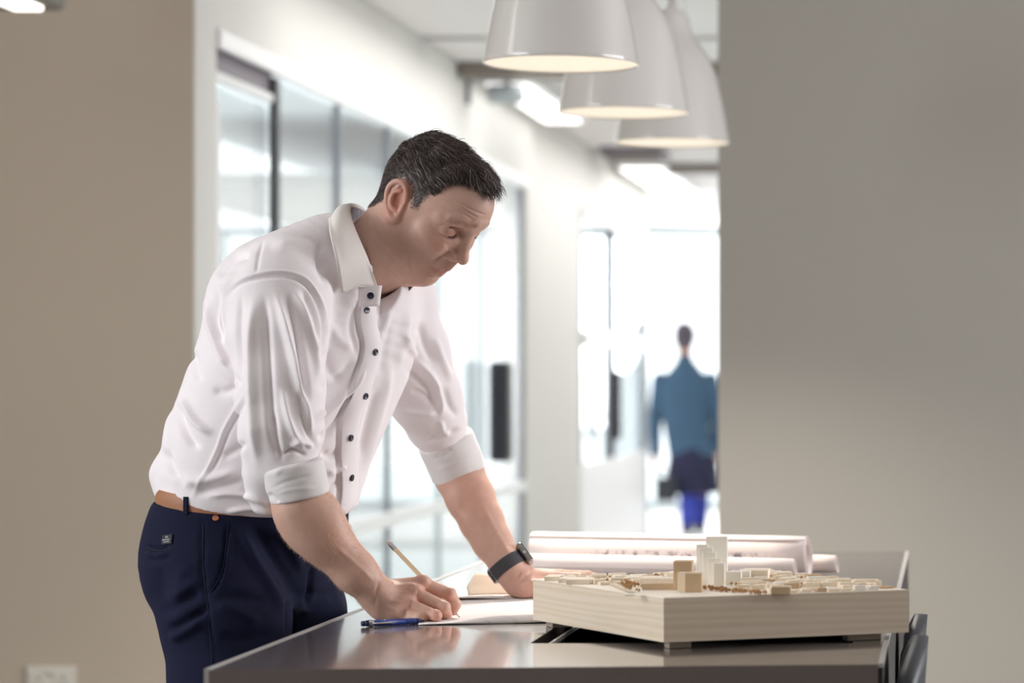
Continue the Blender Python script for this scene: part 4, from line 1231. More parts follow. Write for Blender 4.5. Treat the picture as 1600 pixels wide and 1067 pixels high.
for i in rh.choice(len(hv), 22000, p=prob / prob.sum()):
    p, n_ = hv[i] + rh.normal(0, .0006, 3), hn[i]
    t_, f_ = tn[i], fr_[i]
    e_ = min(1, hdk[i] / .016)
    if t_ > .12:
        L = (.012 + .012 * t_ + .010 * f_ * t_) * rh.uniform(.6, 1.25) * (.35 + .65 * e_) * (1 + .55 * f_ * max(0, 1 - abs(p[1]) / .035))
        sw = 1.0 * vnoise(p[None] * 75, 12)[0] + .35 * rh.normal()
        d = np.array([1.0, sw + (.25 * np.sign(p[1]) if abs(p[1]) > .03 else 0), -.05 + .22 * f_])
        d = d - n_ * (d @ n_); d /= np.linalg.norm(d) + 1e-9
        lift = .45 + .5 * vnoise(p[None] * 90, 17)[0] + rh.uniform(-.15, .3)
        q0 = p + n_ * thick[i] * .8 + np.array([.007 * f_ * e_ * min(1, max(0, 1.25 - abs(p[1]) / .04)), 0, .002 * f_])
        q1 = q0 + d * L * .35 + n_ * L * .34 * lift
        q2 = q0 + d * L * .75 + n_ * L * .42 * lift
        q3 = q0 + d * L * 1.05 + n_ * L * .30 * lift + np.array([0, 0, -.0015 * f_])
        r0 = .00042
    else:
        L = rh.uniform(.003, .0060) * (.4 + .6 * e_) + .006 * t_
        d = np.array([-.15 if p[0] < .02 else -.3, 0, -1.0]) if p[2] < .055 else np.array([.2, 0, -1.0])
        d = d + np.array([rh.normal(0, .25), 0, rh.normal(0, .15)]); d = d - n_ * (d @ n_); d /= np.linalg.norm(d) + 1e-9
        p = p + n_ * thick[i]; q0 = p - n_ * .0003; q1 = p + d * L * .35 + n_ * .0006; q2 = p + d * L * .7 + n_ * .0009; q3 = p + d * L + n_ * .0007
        r0 = .00020
    g_ = float(gcap[i]); is_grey = rh.random() < (.06 + .5 * g_)
    col = np.array([.40, .35, .33]) * rh.uniform(.6, 1.2) if is_grey else np.array([.075, .053, .050]) * rh.uniform(.5, 1.7)
    b0 = len(strV)
    tdir = q3 - q0; sd = np.cross(tdir, n_); sd /= np.linalg.norm(sd) + 1e-9
    for qq, rr in ((q0, r0), (q1, r0 * 1.1), (q2, r0 * .8), (q3, r0 * .25)):
        for k in range(3):
            an = 2.094 * k; strV.append(qq + sd * rr * math.cos(an) + n_ * rr * math.sin(an)); strT.append(col)
    for sgm in range(3):
        for k in range(3):
            strF.append((b0 + sgm * 3 + k, b0 + (sgm + 1) * 3 + k, b0 + (sgm + 1) * 3 + (k + 1) % 3, b0 + sgm * 3 + (k + 1) % 3))
hairV = np.concatenate([cap, np.array(strV)]); hairF = np.concatenate([capF, np.array(strF) + len(cap)])
hair_m = tinted(mat('short_hair', (1, 1, 1, 1), .42, spec=.45))
ho = obj('hair', (H2W(hairV), hairF), hair_m, man, True)
add_tint(ho, np.concatenate([capT, np.array(strT)]))

# ---- shirt
a = SDF((-1.27, 3.84, .985), (-.70, 4.66, 1.57), .0026)
a.loft([J(400, 840, 4.17), J(407, 760, 4.17), J(425, 690, 4.18), J(459, 600, 4.19), J(493, 520, 4.20), J(522, 455, 4.20), J(546, 412, 4.20), J(562, 392, 4.20)],
       [.150, .165, .167, .172, .178, .160, .118, .078], [.128, .132, .135, .138, .135, .118, .092, .074], LT, 28, k=0)
a.ell(J(424, 466, 4.19), (.090, .13, .088), k=.04)                                    # shoulder blade
a.cone(J(548, 402, 4.2), J(452, 432, 4.09), .060, .068, k=.03)
a.cone(J(560, 405, 4.22), J(622, 470, 4.34), .060, .062, k=.03)
a.chain([J(437, 468, 4.05), J(434, 530, 4.02), J(437, 610, 3.985), J(440, 678, 3.962), J(440, 715, 3.957)], [.080, .071, .0655, .0600, .046], k=.012)
a.chain([J(418, 700, 3.962), J(410, 745, 3.965), J(408, 776, 3.966), J(424, 789, 3.964)], [.036, .025, .014, .009], k=.02)
a.chain([J(612, 482, 4.35), J(638, 552, 4.39), J(664, 618, 4.44), J(683, 664, 4.48), J(697, 695, 4.51)], [.069, .066, .0600, .0480, .032], k=.014)
a.ell(J(276, 738, 4.19), (.026, .09, .026), k=.04)                                     # cloth bloused over the belt
nup = np.cross(LT, np.array([.8, -.6, -.10])); nup *= np.sign(nup[2])
hemp = J(340, 787, 4.17)
a.cut(hemp, -nup, k=.012)
# open neck: room for the neck and a narrow V in front
a.loft([H2W((-.02, 0, -.04)), H2W(nm), H2W(nb), J(548, 436, 4.205)], [.070, .071, .074, .060], [.078, .080, .080, .060], HR @ np.array([0, 1, 0]), 10, k=0) if False else None
for q_ in np.linspace(0, 1, 7):
    cc = H2W((-.022, 0, -.015)) * (1 - q_) + H2W(nb) * q_
    a.ell(cc, (.088, .084, .065), k=.006, sub=True)
a.chain([J(598, 440, 4.16), J(602, 478, 4.12), J(594, 530, 4.085)], [.034, .020, .004], k=.006, sub=True)
SV, SQ = a.mesh(smooth=3); SN = normals(SV, SQ)
SV = SV + SN * (.0010 * vnoise(SV * 14, 1) + .0006 * vnoise(SV * 34, 2))[:, None]
folds = [
 # right sleeve
 ([(428, 446), (443, 500), (462, 580), (490, 700)], 7, .0065), ([(413, 450), (417, 540), (424, 650), (430, 715)], 8, -.0055), ([(398, 452), (392, 540), (396, 660), (404, 740)], 9, .0050),
 ([(446, 448), (462, 510), (476, 590), (484, 640)], 6, -.0050), ([(456, 446), (478, 500), (494, 560), (498, 600)], 6, .0050), ([(470, 448), (490, 490), (504, 540)], 5, -.0035),
 ([(378, 455), (374, 520), (378, 600)], 6, -.0030), ([(440, 600), (452, 660), (478, 712)], 6, .0040), ([(468, 600), (478, 660), (494, 705)], 6, -.0035), ([(425, 640), (432, 690), (442, 725)], 6, -.0045),
 ([(452, 700), (470, 690), (490, 700)], 5, .004), ([(440, 712), (458, 703), (480, 712)], 4, -.004),
 # armhole seam and yoke
 ([(352, 470), (372, 446), (405, 434), (445, 431), (478, 444), (500, 480), (507, 520), (500, 575)], 3.5, -.0040), ([(352, 464), (372, 440), (405, 428), (445, 425), (480, 438), (505, 478), (513, 520)], 3, .0016),
 ([(412, 372), (404, 400), (400, 430)], 3, -.0016), ([(395, 398), (365, 405), (340, 435)], 8, -.004), ([(372, 420), (352, 450), (345, 500), (358, 545)], 7, .005), ([(340, 440), (338, 490), (348, 540)], 7, -.005),
 ([(322, 460), (330, 510), (348, 560), (372, 600)], 7, .0045), ([(420, 385), (470, 382), (495, 395), (502, 420)], 12, .004), ([(505, 372), (500, 410), (512, 450)], 8, -.003),
 # back and side
 ([(386, 606), (372, 632), (350, 672), (338, 705), (318, 745), (296, 785)], 3.2, .0018), ([(390, 612), (376, 640), (355, 678), (342, 712), (322, 752)], 3.5, -.0022),
 ([(300, 545), (306, 580), (312, 600)], 8, -.0035), ([(284, 618), (298, 650), (320, 672), (336, 674)], 7, .0050), ([(276, 628), (284, 660), (300, 690), (318, 700)], 8, -.0045), ([(345, 560), (360, 585), (378, 605)], 8, -.0035),
 ([(268, 600), (264, 660), (258, 720)], 8, .003), ([(330, 610), (352, 612), (376, 600)], 8, -.003), ([(262, 742), (300, 752), (345, 745), (380, 728)], 10, .0035), ([(300, 772), (345, 760), (385, 750)], 8, -.003),
 ([(318, 775), (360, 772), (400, 780), (425, 797)], 6, .003), ([(345, 715), (365, 705), (386, 690)], 7, -.003), ([(258, 700), (270, 735), (292, 762)], 8, -.004), ([(350, 800), (395, 795), (440, 804)], 5, .0035),
 # chest and belly
 ([(484, 660), (520, 636), (552, 602), (576, 566)], 7, .0050), ([(494, 690), (520, 668), (548, 630)], 7, -.0045), ([(492, 610), (525, 595), (556, 560)], 9, -.003), ([(505, 540), (515, 580), (540, 600)], 9, -.0025),
 ([(500, 705), (516, 712), (536, 704)], 8, -.003), ([(508, 740), (526, 735), (540, 724)], 7, .003), ([(512, 500), (530, 530), (556, 545)], 10, .0025), ([(560, 470), (548, 510), (556, 545), (566, 560)], 6, -.002),
 ([(508, 775), (520, 760), (534, 752)], 6, -.003), ([(612, 560), (600, 620), (580, 690), (566, 740)], 9, .0035), ([(590, 600), (574, 660), (560, 720)], 8, -.003), ([(640, 480), (630, 530), (618, 580)], 9, .003), ([(606, 500), (600, 550), (592, 590)], 8, -.002),
 # left sleeve
 ([(640, 560), (660, 572), (676, 590), (688, 620), (690, 655)], 6, .0045), ([(632, 578), (652, 590), (672, 610), (680, 640)], 7, -.0050), ([(628, 640), (654, 644), (684, 646)], 6, .0030), ([(640, 610), (660, 616), (680, 628)], 6, -.0025),
 ([(692, 600), (700, 630), (716, 655)], 7, -.0025), ([(655, 500), (664, 540), (682, 575)], 8, -.003), ([(676, 520), (690, 560), (706, 600)], 7, .003), ([(634, 520), (640, 545), (652, 560)], 6, .004), ([(660, 690), (678, 684), (700, 678), (722, 668)], 5, -.003), ([(688, 655), (692, 672), (704, 680)], 5, .003)]
for pl, w_, am in folds: SV = fold(SV, SN, pl, w_ * .8, am * 1.9)
# placket: a stitched band with a sharp lapped edge, and the open neck above it
edge_l = [(566, 466), (562, 492), (564, 515), (570, 545), (558, 590), (548, 620), (535, 652), (532, 690), (532, 730), (533, 765), (527, 808)]
SV = fold(SV, SN, [(x + 7, y) for x, y in edge_l], 6, .0030, taper=.02); SV = fold(SV, SN, [(x - 4, y) for x, y in edge_l], 3.6, -.0034, taper=.02)
SV = fold(SV, SN, [(600, 462), (594, 500), (586, 535)], 5, -.0045); SV = fold(SV, SN, [(612, 478), (603, 505), (594, 540)], 5, .0030)
SN = normals(SV, SQ)
shirt = obj('shirt', (SV, SQ), M['shirt'], man, True)

PLK = True
SPX = pix(SV); FACE = np.nonzero(SN[:, 1] < -.05)[0]
def on_shirt(x, y):
    d = ((SPX[FACE] - np.array([x, y])) ** 2).sum(1); k = FACE[np.argsort(d)[:14]]
    k = k[SV[k, 1] < SV[k, 1].min() + .03]
    n_ = SN[k].mean(0); return SV[k].mean(0), n_ / np.linalg.norm(n_)
def frame_z(z):
    z = np.array(z) / np.linalg.norm(z); x = np.cross([0, 1, .3], z); x /= np.linalg.norm(x); return np.stack([x, np.cross(z, x), z], 1)
g = [[J(560, 449, 4.092) * (1 - u) * (1 - v) + J(597, 446, 4.097) * u * (1 - v) + J(593, 478, 4.089) * u * v + J(560, 480, 4.084) * (1 - u) * v + np.array([0, -.004 * math.sin(math.pi * u), 0]) for v in np.linspace(0, 1, 7)] for u in np.linspace(0, 1, 7)]
obj('collar_tab', MB().sheet(g, .0014).vf, M['shirt'], shirt, True)
_n = np.array([.25, -.95, .1]); _n /= np.linalg.norm(_n)
obj('button', MB().lathe([(0, -.001), (.0050, -.001), (.0054, .0006), (.0050, .0018), (.0040, .0020), (.0032, .0014), (0, .0014)], J(579, 462, 4.0855), 18, frame_z(_n)).vf, M['navy_button'], shirt, True)
for (x, y) in ((572, 484), (583, 550), (568, 618), (545, 683), (546, 746)):
    p, n_ = on_shirt(x, y)
    obj('button', MB().lathe([(0, -.001), (.0050, -.001), (.0054, .0006), (.0050, .0018), (.0040, .0020), (.0032, .0014), (0, .0014)], p + n_ * (.0010 if y < 490 else .0042), 18, frame_z(n_)).vf, M['navy_button'], shirt, True)

g = []
el = catmull([(x, y) for x, y in edge_l], 60)
for x, y in el:
    wpx = 27 - 4 * max(0, (520 - y) / 60)
    row = []
    for v in (0, .06, .5, .88, 1):
        p, n_ = on_shirt(x + wpx * v, y)
        row.append(p + n_ * (.0034 if v < .9 else (.0022 if v < 1 else .0002)))
    g.append(row)
g = np.array(g)
for _ in range(6): g[1:-1] = (g[:-2] + 2 * g[1:-1] + g[2:]) / 4
obj('placket', MB().sheet(g[:, ::-1], .0012).vf, M['shirt'], shirt, True)
# cuffs: rolled bands, each a tube with an open end
def cuff(p0, p1, r0, r1, th, name, flap=None, folds_=()):
    p0, p1 = np.array(p0), np.array(p1); e = (p1 - p0) / np.linalg.norm(p1 - p0)
    lo, hi = np.minimum(p0, p1) - .075, np.maximum(p0, p1) + .075
    c = SDF(lo, hi, .0018)
    c.cone(p0, p1, r0, r1, k=0)
    c.cut(p0, -e, .008); c.cut(p1, e, .006)
    if flap is not None: c.chain(flap[0], flap[1], k=.012)
    c.cone(p1 - e * .012, p1 + e * .05, r1 - th * 1.6, r1 - th, k=.006, sub=True)
    V, Q = c.mesh(smooth=2); N = normals(V, Q)
    V = V + N * (.0009 * vnoise(V * 45, 3))[:, None]
    for pl, w_, am in folds_: V = fold(V, N, pl, w_, am)
    return obj(name, (V, Q), M['cuff'], shirt, True)
cuff(J(456, 724, 3.948), J(469, 780, 3.954), .0455, .0435, .0035, 'cuff', None,
     [([(424, 745), (445, 730), (478, 722)], 4, .0022), ([(420, 765), (450, 752), (492, 742)], 3, -.0012), ([(418, 770), (430, 780), (436, 787)], 4, -.003), ([(395, 765), (408, 775), (414, 792)], 4, -.0025), ([(430, 772), (460, 765), (500, 762)], 3, .001)])
cuff(J(695, 684, 4.497), J(718, 741, 4.520), .0480, .0465, .0035, 'cuff', None,
     [([(668, 722), (700, 708), (738, 690)], 4, -.0015), ([(676, 738), (710, 724), (748, 706)], 4, .0015), ([(690, 716), (706, 700)], 5, -.002)])

# collar: fold-over leaf around the neck and a patterned stand inside
def check_mat():
    m = mat('navy_check_lining', lin(226, 222, 226), .8)
    nt = m.node_tree; b = nt.nodes['Principled BSDF']
    tc = nt.nodes.new('ShaderNodeTexCoord'); ck = nt.nodes.new('ShaderNodeTexChecker'); ck.inputs['Scale'].default_value = 330
    ck.inputs['Color1'].default_value = lin(40, 38, 60); ck.inputs['Color2'].default_value = lin(206, 200, 208)
    nt.links.new(tc.outputs['Object'], ck.inputs['Vector']); nt.links.new(ck.outputs['Color'], b.inputs['Base Color'])
    return m
top = catmull([J(588, 449, 4.105), J(570, 398, 4.088), J(548, 345, 4.118), J(545, 319, 4.20), J(572, 330, 4.29), J(606, 385, 4.31), J(652, 436, 4.225)], 61)
leaf = catmull([J(533, 457, 4.062), J(526, 408, 4.040), J(514, 354, 4.085), J(522, 338, 4.22), J(572, 352, 4.36), J(640, 410, 4.375), J(664, 462, 4.325)], 61)
g = []
for i in range(61):
    row = []
    for j in range(13):
        v = j / 12
        p = top[i] * (1 - v) + leaf[i] * v
        out_ = np.array([-.25, -.55 if i < 30 else .55, .55]); bulge = .010 * math.sin(math.pi * min(1, v * 1.15)) * (1 - .35 * v)
        row.append(p + out_ * bulge)
    g.append(row)
# round the fold over the top edge with a short inward turn
g = [[r[0] + np.array([.0035, .0 if 0 else (.003 if i < 30 else -.003), -.006])] + r for i, r in enumerate(g)]
obj('collar', MB().sheet(g, .0022).vf, mat('collar_cotton', lin(240, 234, 230), .75, bump=.05, bscale=900), shirt, True)
base = catmull([J(580, 466, 4.130), J(552, 425, 4.105), J(530, 370, 4.13), J(530, 350, 4.20), J(560, 365, 4.28), J(592, 415, 4.295), J(628, 462, 4.215)], 61)
g = [[top[i] * (1 - v) + base[i] * v + np.array([.004, (.004 if i < 30 else -.004), -.001]) for v in np.linspace(0.10, 1, 7)] for i in range(13, 61)]
obj('collar_stand', MB().sheet(g, .0014).vf, check_mat(), shirt, True)
g = []
ba = [J(580, 449, 4.098), J(594, 460, 4.102), J(590, 492, 4.095), J(578, 510, 4.085)]; bb = [J(562, 452, 4.088), J(566, 470, 4.085), J(560, 492, 4.080), J(556, 510, 4.078)]

# ---- trousers
a = SDF((-1.30, 3.88, .03), (-.90, 4.50, 1.12), .0042)
a.loft([J(397, 775, 4.17), J(396, 800, 4.17), J(380, 840, 4.17), J(370, 885, 4.17), J(370, 925, 4.17)], [.152, .158, .160, .158, .14], [.122, .126, .126, .125, .11], LT, 18, k=0)
a.ell(J(317, 868, 4.12), (.080, .09, .085), k=.03); a.ell(J(335, 868, 4.25), (.075, .09, .085), k=.03)
a.chain([J(340, 905, 4.10), J(352, 965, 4.08), J(360, 1070, 4.06), J(365, 1270, 4.05), J(364, 1500, 4.08), J(362, 1800, 4.12)], [.104, .095, .088, .075, .070, .062], k=.02)
a.chain([J(436, 900, 4.25), J(458, 955, 4.28), J(478, 1060, 4.31), J(492, 1230, 4.33), J(482, 1480, 4.345), J(470, 1735, 4.36)], [.092, .0815, .077, .070, .066, .060], k=.012)
a.cut(J(340, 783, 4.17), nup, k=.004)
TV, TQ = a.mesh(smooth=2); TN = normals(TV, TQ)
TV = TV + TN * (.0012 * vnoise(TV * 16, 6))[:, None]
TFS = 1.8
tf = [([(255, 985), (272, 980), (300, 965), (330, 945)], 6, -.007), ([(262, 1000), (285, 990), (320, 968)], 7, .006), ([(245, 955), (270, 950), (300, 930), (320, 920)], 8, -.004), ([(250, 930), (285, 930), (315, 900)], 10, .003),
      ([(372, 815), (395, 870), (430, 930), (448, 965)], 8, .005), ([(390, 812), (420, 860), (450, 910), (462, 950)], 8, -.004), ([(410, 810), (450, 850), (475, 900)], 9, .004), ([(335, 930), (380, 935), (420, 940)], 9, -.003), ([(330, 945), (370, 955), (410, 975)], 8, .003), ([(340, 990), (380, 1000), (430, 985)], 9, -.003),
      ([(452, 930), (453, 960), (452, 1000)], 5, -.006), ([(488, 880), (484, 920), (476, 952)], 4, -.004), ([(465, 960), (490, 950), (520, 930)], 7, .003), ([(318, 800), (316, 860), (318, 910), (326, 960), (332, 1040)], 2.6, -.0022),
      ([(357, 808), (352, 860), (345, 900), (330, 924), (322, 915)], 2.6, -.0035), ([(362, 808), (357, 862), (350, 902), (334, 928)], 3, .002), ([(226, 854), (245, 858), (268, 855)], 3, -.003), ([(226, 862), (246, 868), (268, 862)], 3, .0025), ([(226, 872), (248, 874), (268, 868)], 2.5, -.002),
      ([(248, 880), (252, 920), (268, 960)], 12, -.003), ([(290, 880), (280, 930), (290, 960)], 12, .003)]
for pl, w_, am in tf: TV = fold(TV, TN, pl, w_, am * TFS)
TN = normals(TV, TQ)
tro = obj('trousers', (TV, TQ), M['trousers'], man, True)
TPX = pix(TV); TF_ = np.nonzero(TN[:, 1] < -.02)[0]
def on_tr(x, y):
    d = ((TPX[TF_] - np.array([x, y])) ** 2).sum(1); k = TF_[np.argsort(d)[:24]]; k = k[TV[k, 1] < TV[k, 1].min() + .02]
    n_ = TN[k].mean(0); return TV[k].mean(0), n_ / np.linalg.norm(n_)
def seam_on(pts, r, name, m):
    ps = []
    for x, y in catmull(pts, 24)[:, :2]:
        p, n_ = on_tr(x, y); ps.append(p + n_ * .0003)
    ps = np.array(ps)
    for _ in range(8): ps[1:-1] = (ps[:-2] + 2 * ps[1:-1] + ps[2:]) / 4
    return obj(name, MB().tube(ps, r, 6).vf, m, tro, True)
seam_on([(357, 812, 0), (353, 860, 0), (345, 900, 0), (330, 924, 0)], .0009, 'pocket_edge', M['trousers'])
seam_on([(318, 805, 0), (316, 860, 0), (319, 910, 0), (327, 970, 0), (332, 1055, 0)], .0007, 'side_seam', M['seam'])
seam_on([(232, 856, 0), (248, 861, 0), (270, 857, 0)], .0011, 'pocket_welt', M['seam'])
p, n_ = on_tr(336, 811)
obj('rivet', MB().lathe([(0, -.001), (.0044, -.001), (.0047, .0008), (.0036, .0016), (.0025, .0010), (0, .0012)], p + n_ * .0006, 18, frame_z(n_)).vf, mat('copper_rivet', lin(190, 120, 92), .35, metal=.6), tro, True)
p, n_ = on_tr(262, 843)
Fz = frame_z(n_); tx = np.array([1., 0, 0]) - n_ * n_[0]; tx /= np.linalg.norm(tx); ty = np.cross(n_, tx); ty = ty if ty[2] > 0 else -ty
LB = np.stack([tx, ty, n_], 1)
lb = obj('label_patch', MB().box(p + n_ * .0016, (.019, .015, .0012), .0004, R=LB).vf, mat('black_label', lin(22, 24, 36), .7), tro)
m = MB()
for k in (-1, 1): m.box(p + n_ * .0025 + ty * .0035 + tx * .0016 * k, (.0011, .0032, .0004), R=LB)
m.box(p + n_ * .0025 + ty * .0035, (.0030, .0007, .0004), R=LB)
wl = [.0012, .0020, .0009, .0016, .0012, .0018, .001]
x_ = -.0078
for w_ in wl: m.box(p + n_ * .0025 - ty * .0005 + tx * (x_ + w_ / 2), (w_, .0016, .0004), R=LB); x_ += w_ + .0007
m.box(p + n_ * .0025 - ty * .0038, (.011, .0010, .0004), R=LB)
obj('label_print', m.vf, mat('label_thread', lin(196, 198, 206), .7), lb)

# belt and its loop
def belt_ring(grow, off):
    c0 = J(397, 795, 4.17)
    fw = np.array([.8, -.6, -.10]); out = []
    for i in range(73):
        t = 2 * math.pi * i / 72
        out.append(c0 + nup * off + LT * math.cos(t) * (.1545 + grow) + fw * math.sin(t) * (.1235 + grow))
    return np.array(out)
g = [[belt_ring(.0025 if abs(v) < .9 else .0015, (.0180 + .0120 * v))[i] for v in (-1, -.9, -.5, 0, .5, .9, 1)] for i in range(73)]
obj('belt', MB().sheet(g, .0035).vf, M['belt'], man, True)
g1, g2 = belt_ring(.0052, .002), belt_ring(.0052, .028)
def ring_at(x):
    px_ = pix(g2); k = [i for i in range(72) if g2[i, 1] < 4.17]; i = min(k, key=lambda i: abs(px_[i, 0] - x)); return i
i0 = ring_at(288)
q0, q1 = g1[i0], g2[i0]
nn = (q0 - J(397, 795, 4.17)); nn[2] = 0; nn /= np.linalg.norm(nn)
obj('belt_loop', MB().box((q0 + q1) / 2 + nn * .0005, (.0085, .004, .027), .0012, math.atan2(nn[1], nn[0]) - math.pi / 2).vf, M['trousers'], tro)

# ---- wristwatch
W0 = J(793, 884.5, 4.446); wa = J(769, 846, 4.475) - J(796, 889, 4.444); wa[1] *= .25; wa /= np.linalg.norm(wa)
wn = np.array([.97, .22, .25]); wn -= wa * (wn @ wa); wn /= np.linalg.norm(wn); wb = np.cross(wa, wn)
m_band = mat('grey_watch_band', lin(70, 70, 76), .7)
g = []
for i in range(49):
    t = 2 * math.pi * i / 48
    rad = .0283
    g.append([W0 + wa * v + (wn * math.cos(t) + wb * math.sin(t)) * (rad + .0006 * (1 if abs(v) < .010 else 0)) for v in (-.0110, -.0105, -.005, 0, .005, .0105, .0110)])
wt = obj('wristwatch', MB().sheet(g, .0022).vf, m_band, man, True)
RW = np.stack([wb, wa, wn], 1)
obj('watch_case', MB().box(W0 + wn * .0335, (.034, .038, .0095), .0028, R=RW).vf, mat('watch_case_metal', lin(150, 146, 142), .25, metal=.9), wt)
obj('watch_glass', MB().box(W0 + wn * .0385, (.030, .034, .0022), .001, R=RW).vf, mat('watch_screen', lin(16, 16, 20), .08), wt)
obj('watch_crown', MB().lathe([(0, 0), (.003, 0), (.003, .0022), (0, .0022)], W0 + wn * .034 - wb * .017, 14, frame_z(-wb)).vf, M['chrome'], wt)
obj('buckle', MB().box(W0 - wn * .0295 - wb * .0055, (.003, .026, .005), .001, R=RW).box(W0 - wn * .0295 + wb * .006, (.003, .026, .005), .001, R=RW).box(W0 - wn * .0295 + wa * .0125, (.012, .002, .004), .0008, R=RW).box(W0 - wn * .0295 - wa * .0125, (.012, .002, .004), .0008, R=RW).vf, M['steel'], wt)
obj('strap_end', MB().box(W0 - wn * .0315, (.016, .0215, .0035), .0012, R=RW).vf, m_band, wt)

# ---- shoes
for k, (p0, p1) in enumerate(((J(352, 1822, 4.13), J(455, 1868, 4.04)), (J(460, 1752, 4.37), J(565, 1790, 4.29)))):
    p0[2] = .055; p1[2] = .035
    e = p1 - p0; e[2] = 0; e /= np.linalg.norm(e)
    s_ = SDF(np.minimum(p0, p1) - .13, np.maximum(p0, p1) + .13, .005)
    s_.chain([p0 - e * .02, p0 + e * .06, p1 + e * .06], [.046, .044, .034], k=.02); s_.cone(p0, p0 + np.array([0, 0, .05]), .045, .047, k=.02)
    s_.cut((0, 0, .001), (0, 0, -1))
    obj('shoe', s_.mesh(smooth=1), M['shoe'], man, True)

# ---- pencil in his hand
pt, pe = P(718.5, 968, 4.060), P(606, 846, 4.125)
pt[2] = TZ + .0028
ax = pe - pt; LP = np.linalg.norm(ax); ax /= LP
RPc = frame_z(ax)
pc = thing('pencil', 'wooden pencil held in the writing hand of the man', 'pencil', pt)
obj('lead', MB().lathe([(0, 0), (.0003, 0), (.0008, .0024), (0, .0024)], pt, 8, RPc).vf, M['black'], pc)
obj('sharpened_tip', MB().lathe([(.0008, .0022), (.0034, .017), (0, .017)], pt, 12, RPc).vf, M['bass'], pc)
obj('barrel', MB().lathe([(0, .0168), (.0036, .0168), (.0036, LP - .018), (0, LP - .018)], pt, 6, RPc).vf, mat('pencil_cedar', lin(226, 200, 160), .5), pc)
fp = [(0, LP - .0185), (.0038, LP - .0185)]
for i in range(4): fp += [(.0040, LP - .0175 + .0028 * i), (.0036, LP - .0165 + .0028 * i)]
fp += [(.0039, LP - .006), (0, LP - .006)]
obj('ferrule', MB().lathe(fp, pt, 14, RPc).vf, M['steel'], pc)
obj('eraser', MB().lathe([(0, LP - .0062), (.0035, LP - .0062), (.0035, LP - .001), (.0028, LP), (0, LP)], pt, 14, RPc).vf, mat('eraser', lin(226, 206, 200), .8), pc, True)
# ------------------------------------------------------------------ second person, walking away at the far end of the corridor
DP = 21.7
def K(x, y, dd=0.0): return P(x, y, DP + dd)
M['jacket'] = mat('teal_jacket', lin(60, 88, 112), .85, var=.1, vscale=6)  # lighter greyed teal, with the far haze put into the colour
M['coat'] = mat('dark_navy_skirt', lin(34, 34, 62), .85)
M['jeans'] = mat('bright_blue_trousers', lin(58, 70, 168), .85, var=.08, vscale=10)
M['dark_hair'] = mat('dark_hair', lin(78, 68, 78), .6)  # dark hair lightened: haze down the corridor is put into its colour
a = SDF((-2.46, DP - .35, -.01), (-1.74, DP + .4, 1.74), .008)
a.ell(K(1069.5, 527), (.084, .100, .112), k=0); a.cone(K(1070, 545), K(1070, 572), .05, .055, k=.03)
X_ = np.array([1., 0, 0])
a.loft([K(1071, 572), K(1071, 600), K(1072, 660), K(1078, 720), K(1084, 760)], [.09, .19, .15, .15, .15], [.06, .09, .09, .10, .11], X_, 14, k=.03)
arm_l = [K(1030, 592), K(1022, 660, .02), K(1024, 722, -.02)]; arm_r = [K(1112, 592), K(1124, 652, .02), K(1121, 705, .05)]
a.chain(arm_l, [.05, .042, .03], k=.02); a.chain(arm_r, [.05, .042, .03], k=.02)
def far_hand(g_, w, s):
    g_.ell(w + np.array([0, 0, -.045]), (.018, .035, .045), k=.01)
    for i in range(4): g_.chain([w + np.array([0, -.024 + .016 * i, -.08]), w + np.array([s * .006, -.024 + .016 * i, -.115 - .006 * (i in (1, 2))]), w + np.array([s * .02, -.022 + .015 * i, -.14])], [.0095, .0085, .007], k=.004)
    g_.chain([w + np.array([0, -.03, -.03]), w + np.array([s * .012, -.048, -.07]), w + np.array([s * .015, -.045, -.095])], [.012, .010, .008], k=.006)
far_hand(a, arm_l[2] + np.array([0, 0, -.015]), 1); far_hand(a, arm_r[2] + np.array([0, 0, -.015]), -1)
leg_l = [K(1074, 760), K(1074, 800, -.05), K(1074, 838, -.12)]; leg_r = [K(1096, 760), K(1096, 800, .12), K(1094, 828, .16)]
leg_l[2][2] = leg_r[2][2] = .09
leg_l[1][2] = leg_r[1][2] = .48
for L_ in (leg_l, leg_r):
    a.chain(L_, [.075, .05, .035], k=.02); a.cone(L_[2], L_[2] + np.array([0, .14, -.045]), .035, .03, k=.02)
a.cut((0, 0, .002), (0, 0, -1))
wv, wq = a.mesh(smooth=2)
wom = obj('person', (wv, wq), mat('skin_far', lin(196, 150, 130), .55), None, True)
tag(wom, 'blurred person in a teal jacket and blue trousers walking away down the corridor', 'person')
a = SDF((-2.2, DP - .2, 1.4), (-2.0, DP + .2, 1.75), .006)
a.ell(K(1069.5, 524, -.012), (.090, .104, .112), k=0); a.ell(K(1070, 536, -.07), (.05, .04, .06), k=.03); a.cut(K(1070, 543), (0, .25, -1), .01)
a.ell(K(1069.5, 532, .12), (.075, .07, .085), k=.01, sub=True)
obj('hair', a.mesh(smooth=1), M['dark_hair'], wom, True)
a = SDF((-2.46, DP - .3, .6), (-1.74, DP + .3, 1.5), .008)
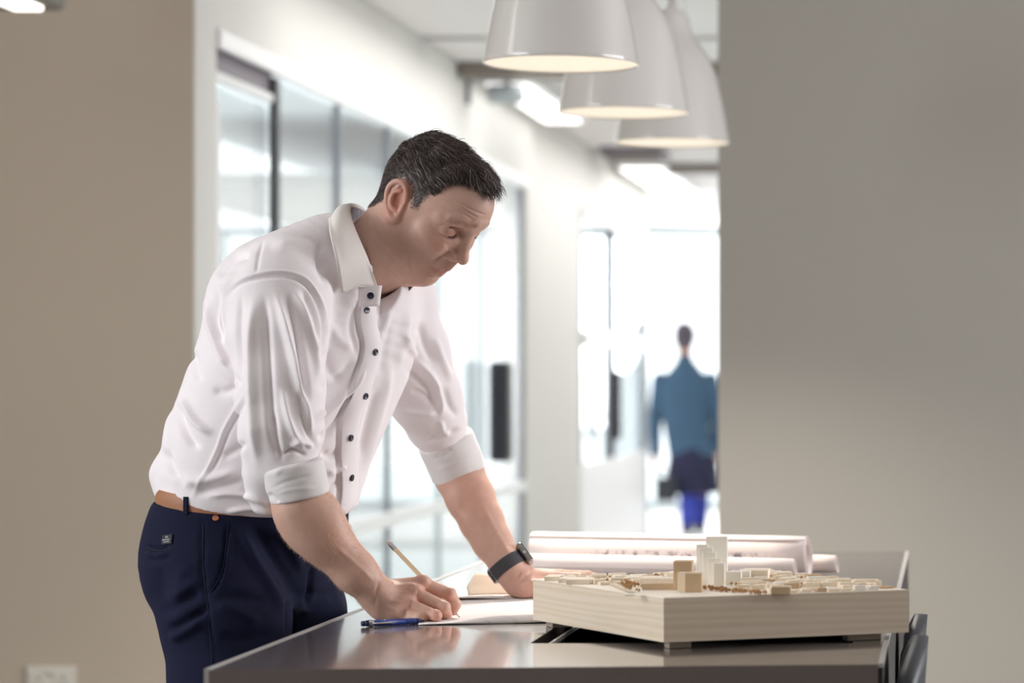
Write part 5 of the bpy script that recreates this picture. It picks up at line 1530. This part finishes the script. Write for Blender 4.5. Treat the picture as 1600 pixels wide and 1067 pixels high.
a.loft([K(1071, 566), K(1071, 580), K(1071, 600), K(1071, 640), K(1076, 690), K(1082, 716)], [.07, .13, .215, .195, .175, .19], [.06, .085, .115, .125, .12, .135], X_, 20, k=0)
a.chain([K(1032, 594), K(1023, 655, .02), K(1024, 718, -.02)], [.068, .058, .045], k=.015); a.chain([K(1110, 594), K(1121, 650, .02), K(1120, 700, .05)], [.068, .058, .045], k=.015)
a.cone(K(1070, 560), K(1070, 572), .06, .075, k=.02)
a.cut(K(1080, 712), (0, 0, -1), .01)
obj('jacket', a.mesh(smooth=2), M['jacket'], wom, True)
a = SDF((-2.42, DP - .3, .2), (-1.74, DP + .3, .85), .008)
a.loft([K(1080, 700), K(1082, 730), K(1083, 770)], [.17, .205, .225], [.125, .15, .17], X_, 12, k=0, ends=.08)
obj('skirt', a.mesh(smooth=2), M['coat'], wom, True)
a = SDF((-2.42, DP - .4, .03), (-1.74, DP + .45, .55), .008)
for L_ in (leg_l, leg_r): a.chain([L_[0] * .5 + L_[1] * .5, L_[1], L_[2] + np.array([0, 0, .02])], [.09, .072, .06], k=.01)
obj('trousers', a.mesh(smooth=2), M['jeans'], wom, True)
for L_ in (leg_l, leg_r):
    s_ = SDF(L_[2] - .15, L_[2] + .25, .008); s_.chain([L_[2] + np.array([0, -.02, -.035]), L_[2] + np.array([0, .16, -.05])], [.05, .038], k=0); s_.cut((0, 0, .002), (0, 0, -1))
    obj('shoe', s_.mesh(smooth=1), M['black'], wom, True)
hb = K(1050, 755, -.02)
hbag = thing('handbag', 'small dark bag hanging beside the dark skirt of the distant person', 'bag', hb)
obj('bag_body', MB().box(hb + np.array([-.03, -.17, -.04]), (.17, .07, .19), .02).vf, M['black'], hbag)
obj('bag_handle', MB().tube(catmull([hb + np.array([-.09, -.17, .05]), hb + np.array([-.10, -.15, .12]), hb + np.array([-.11, -.08, .13]), hb + np.array([-.07, -.14, .12]), hb + np.array([-.0, -.17, .05])], 20), .007, 6).vf, M['black'], hbag, True)
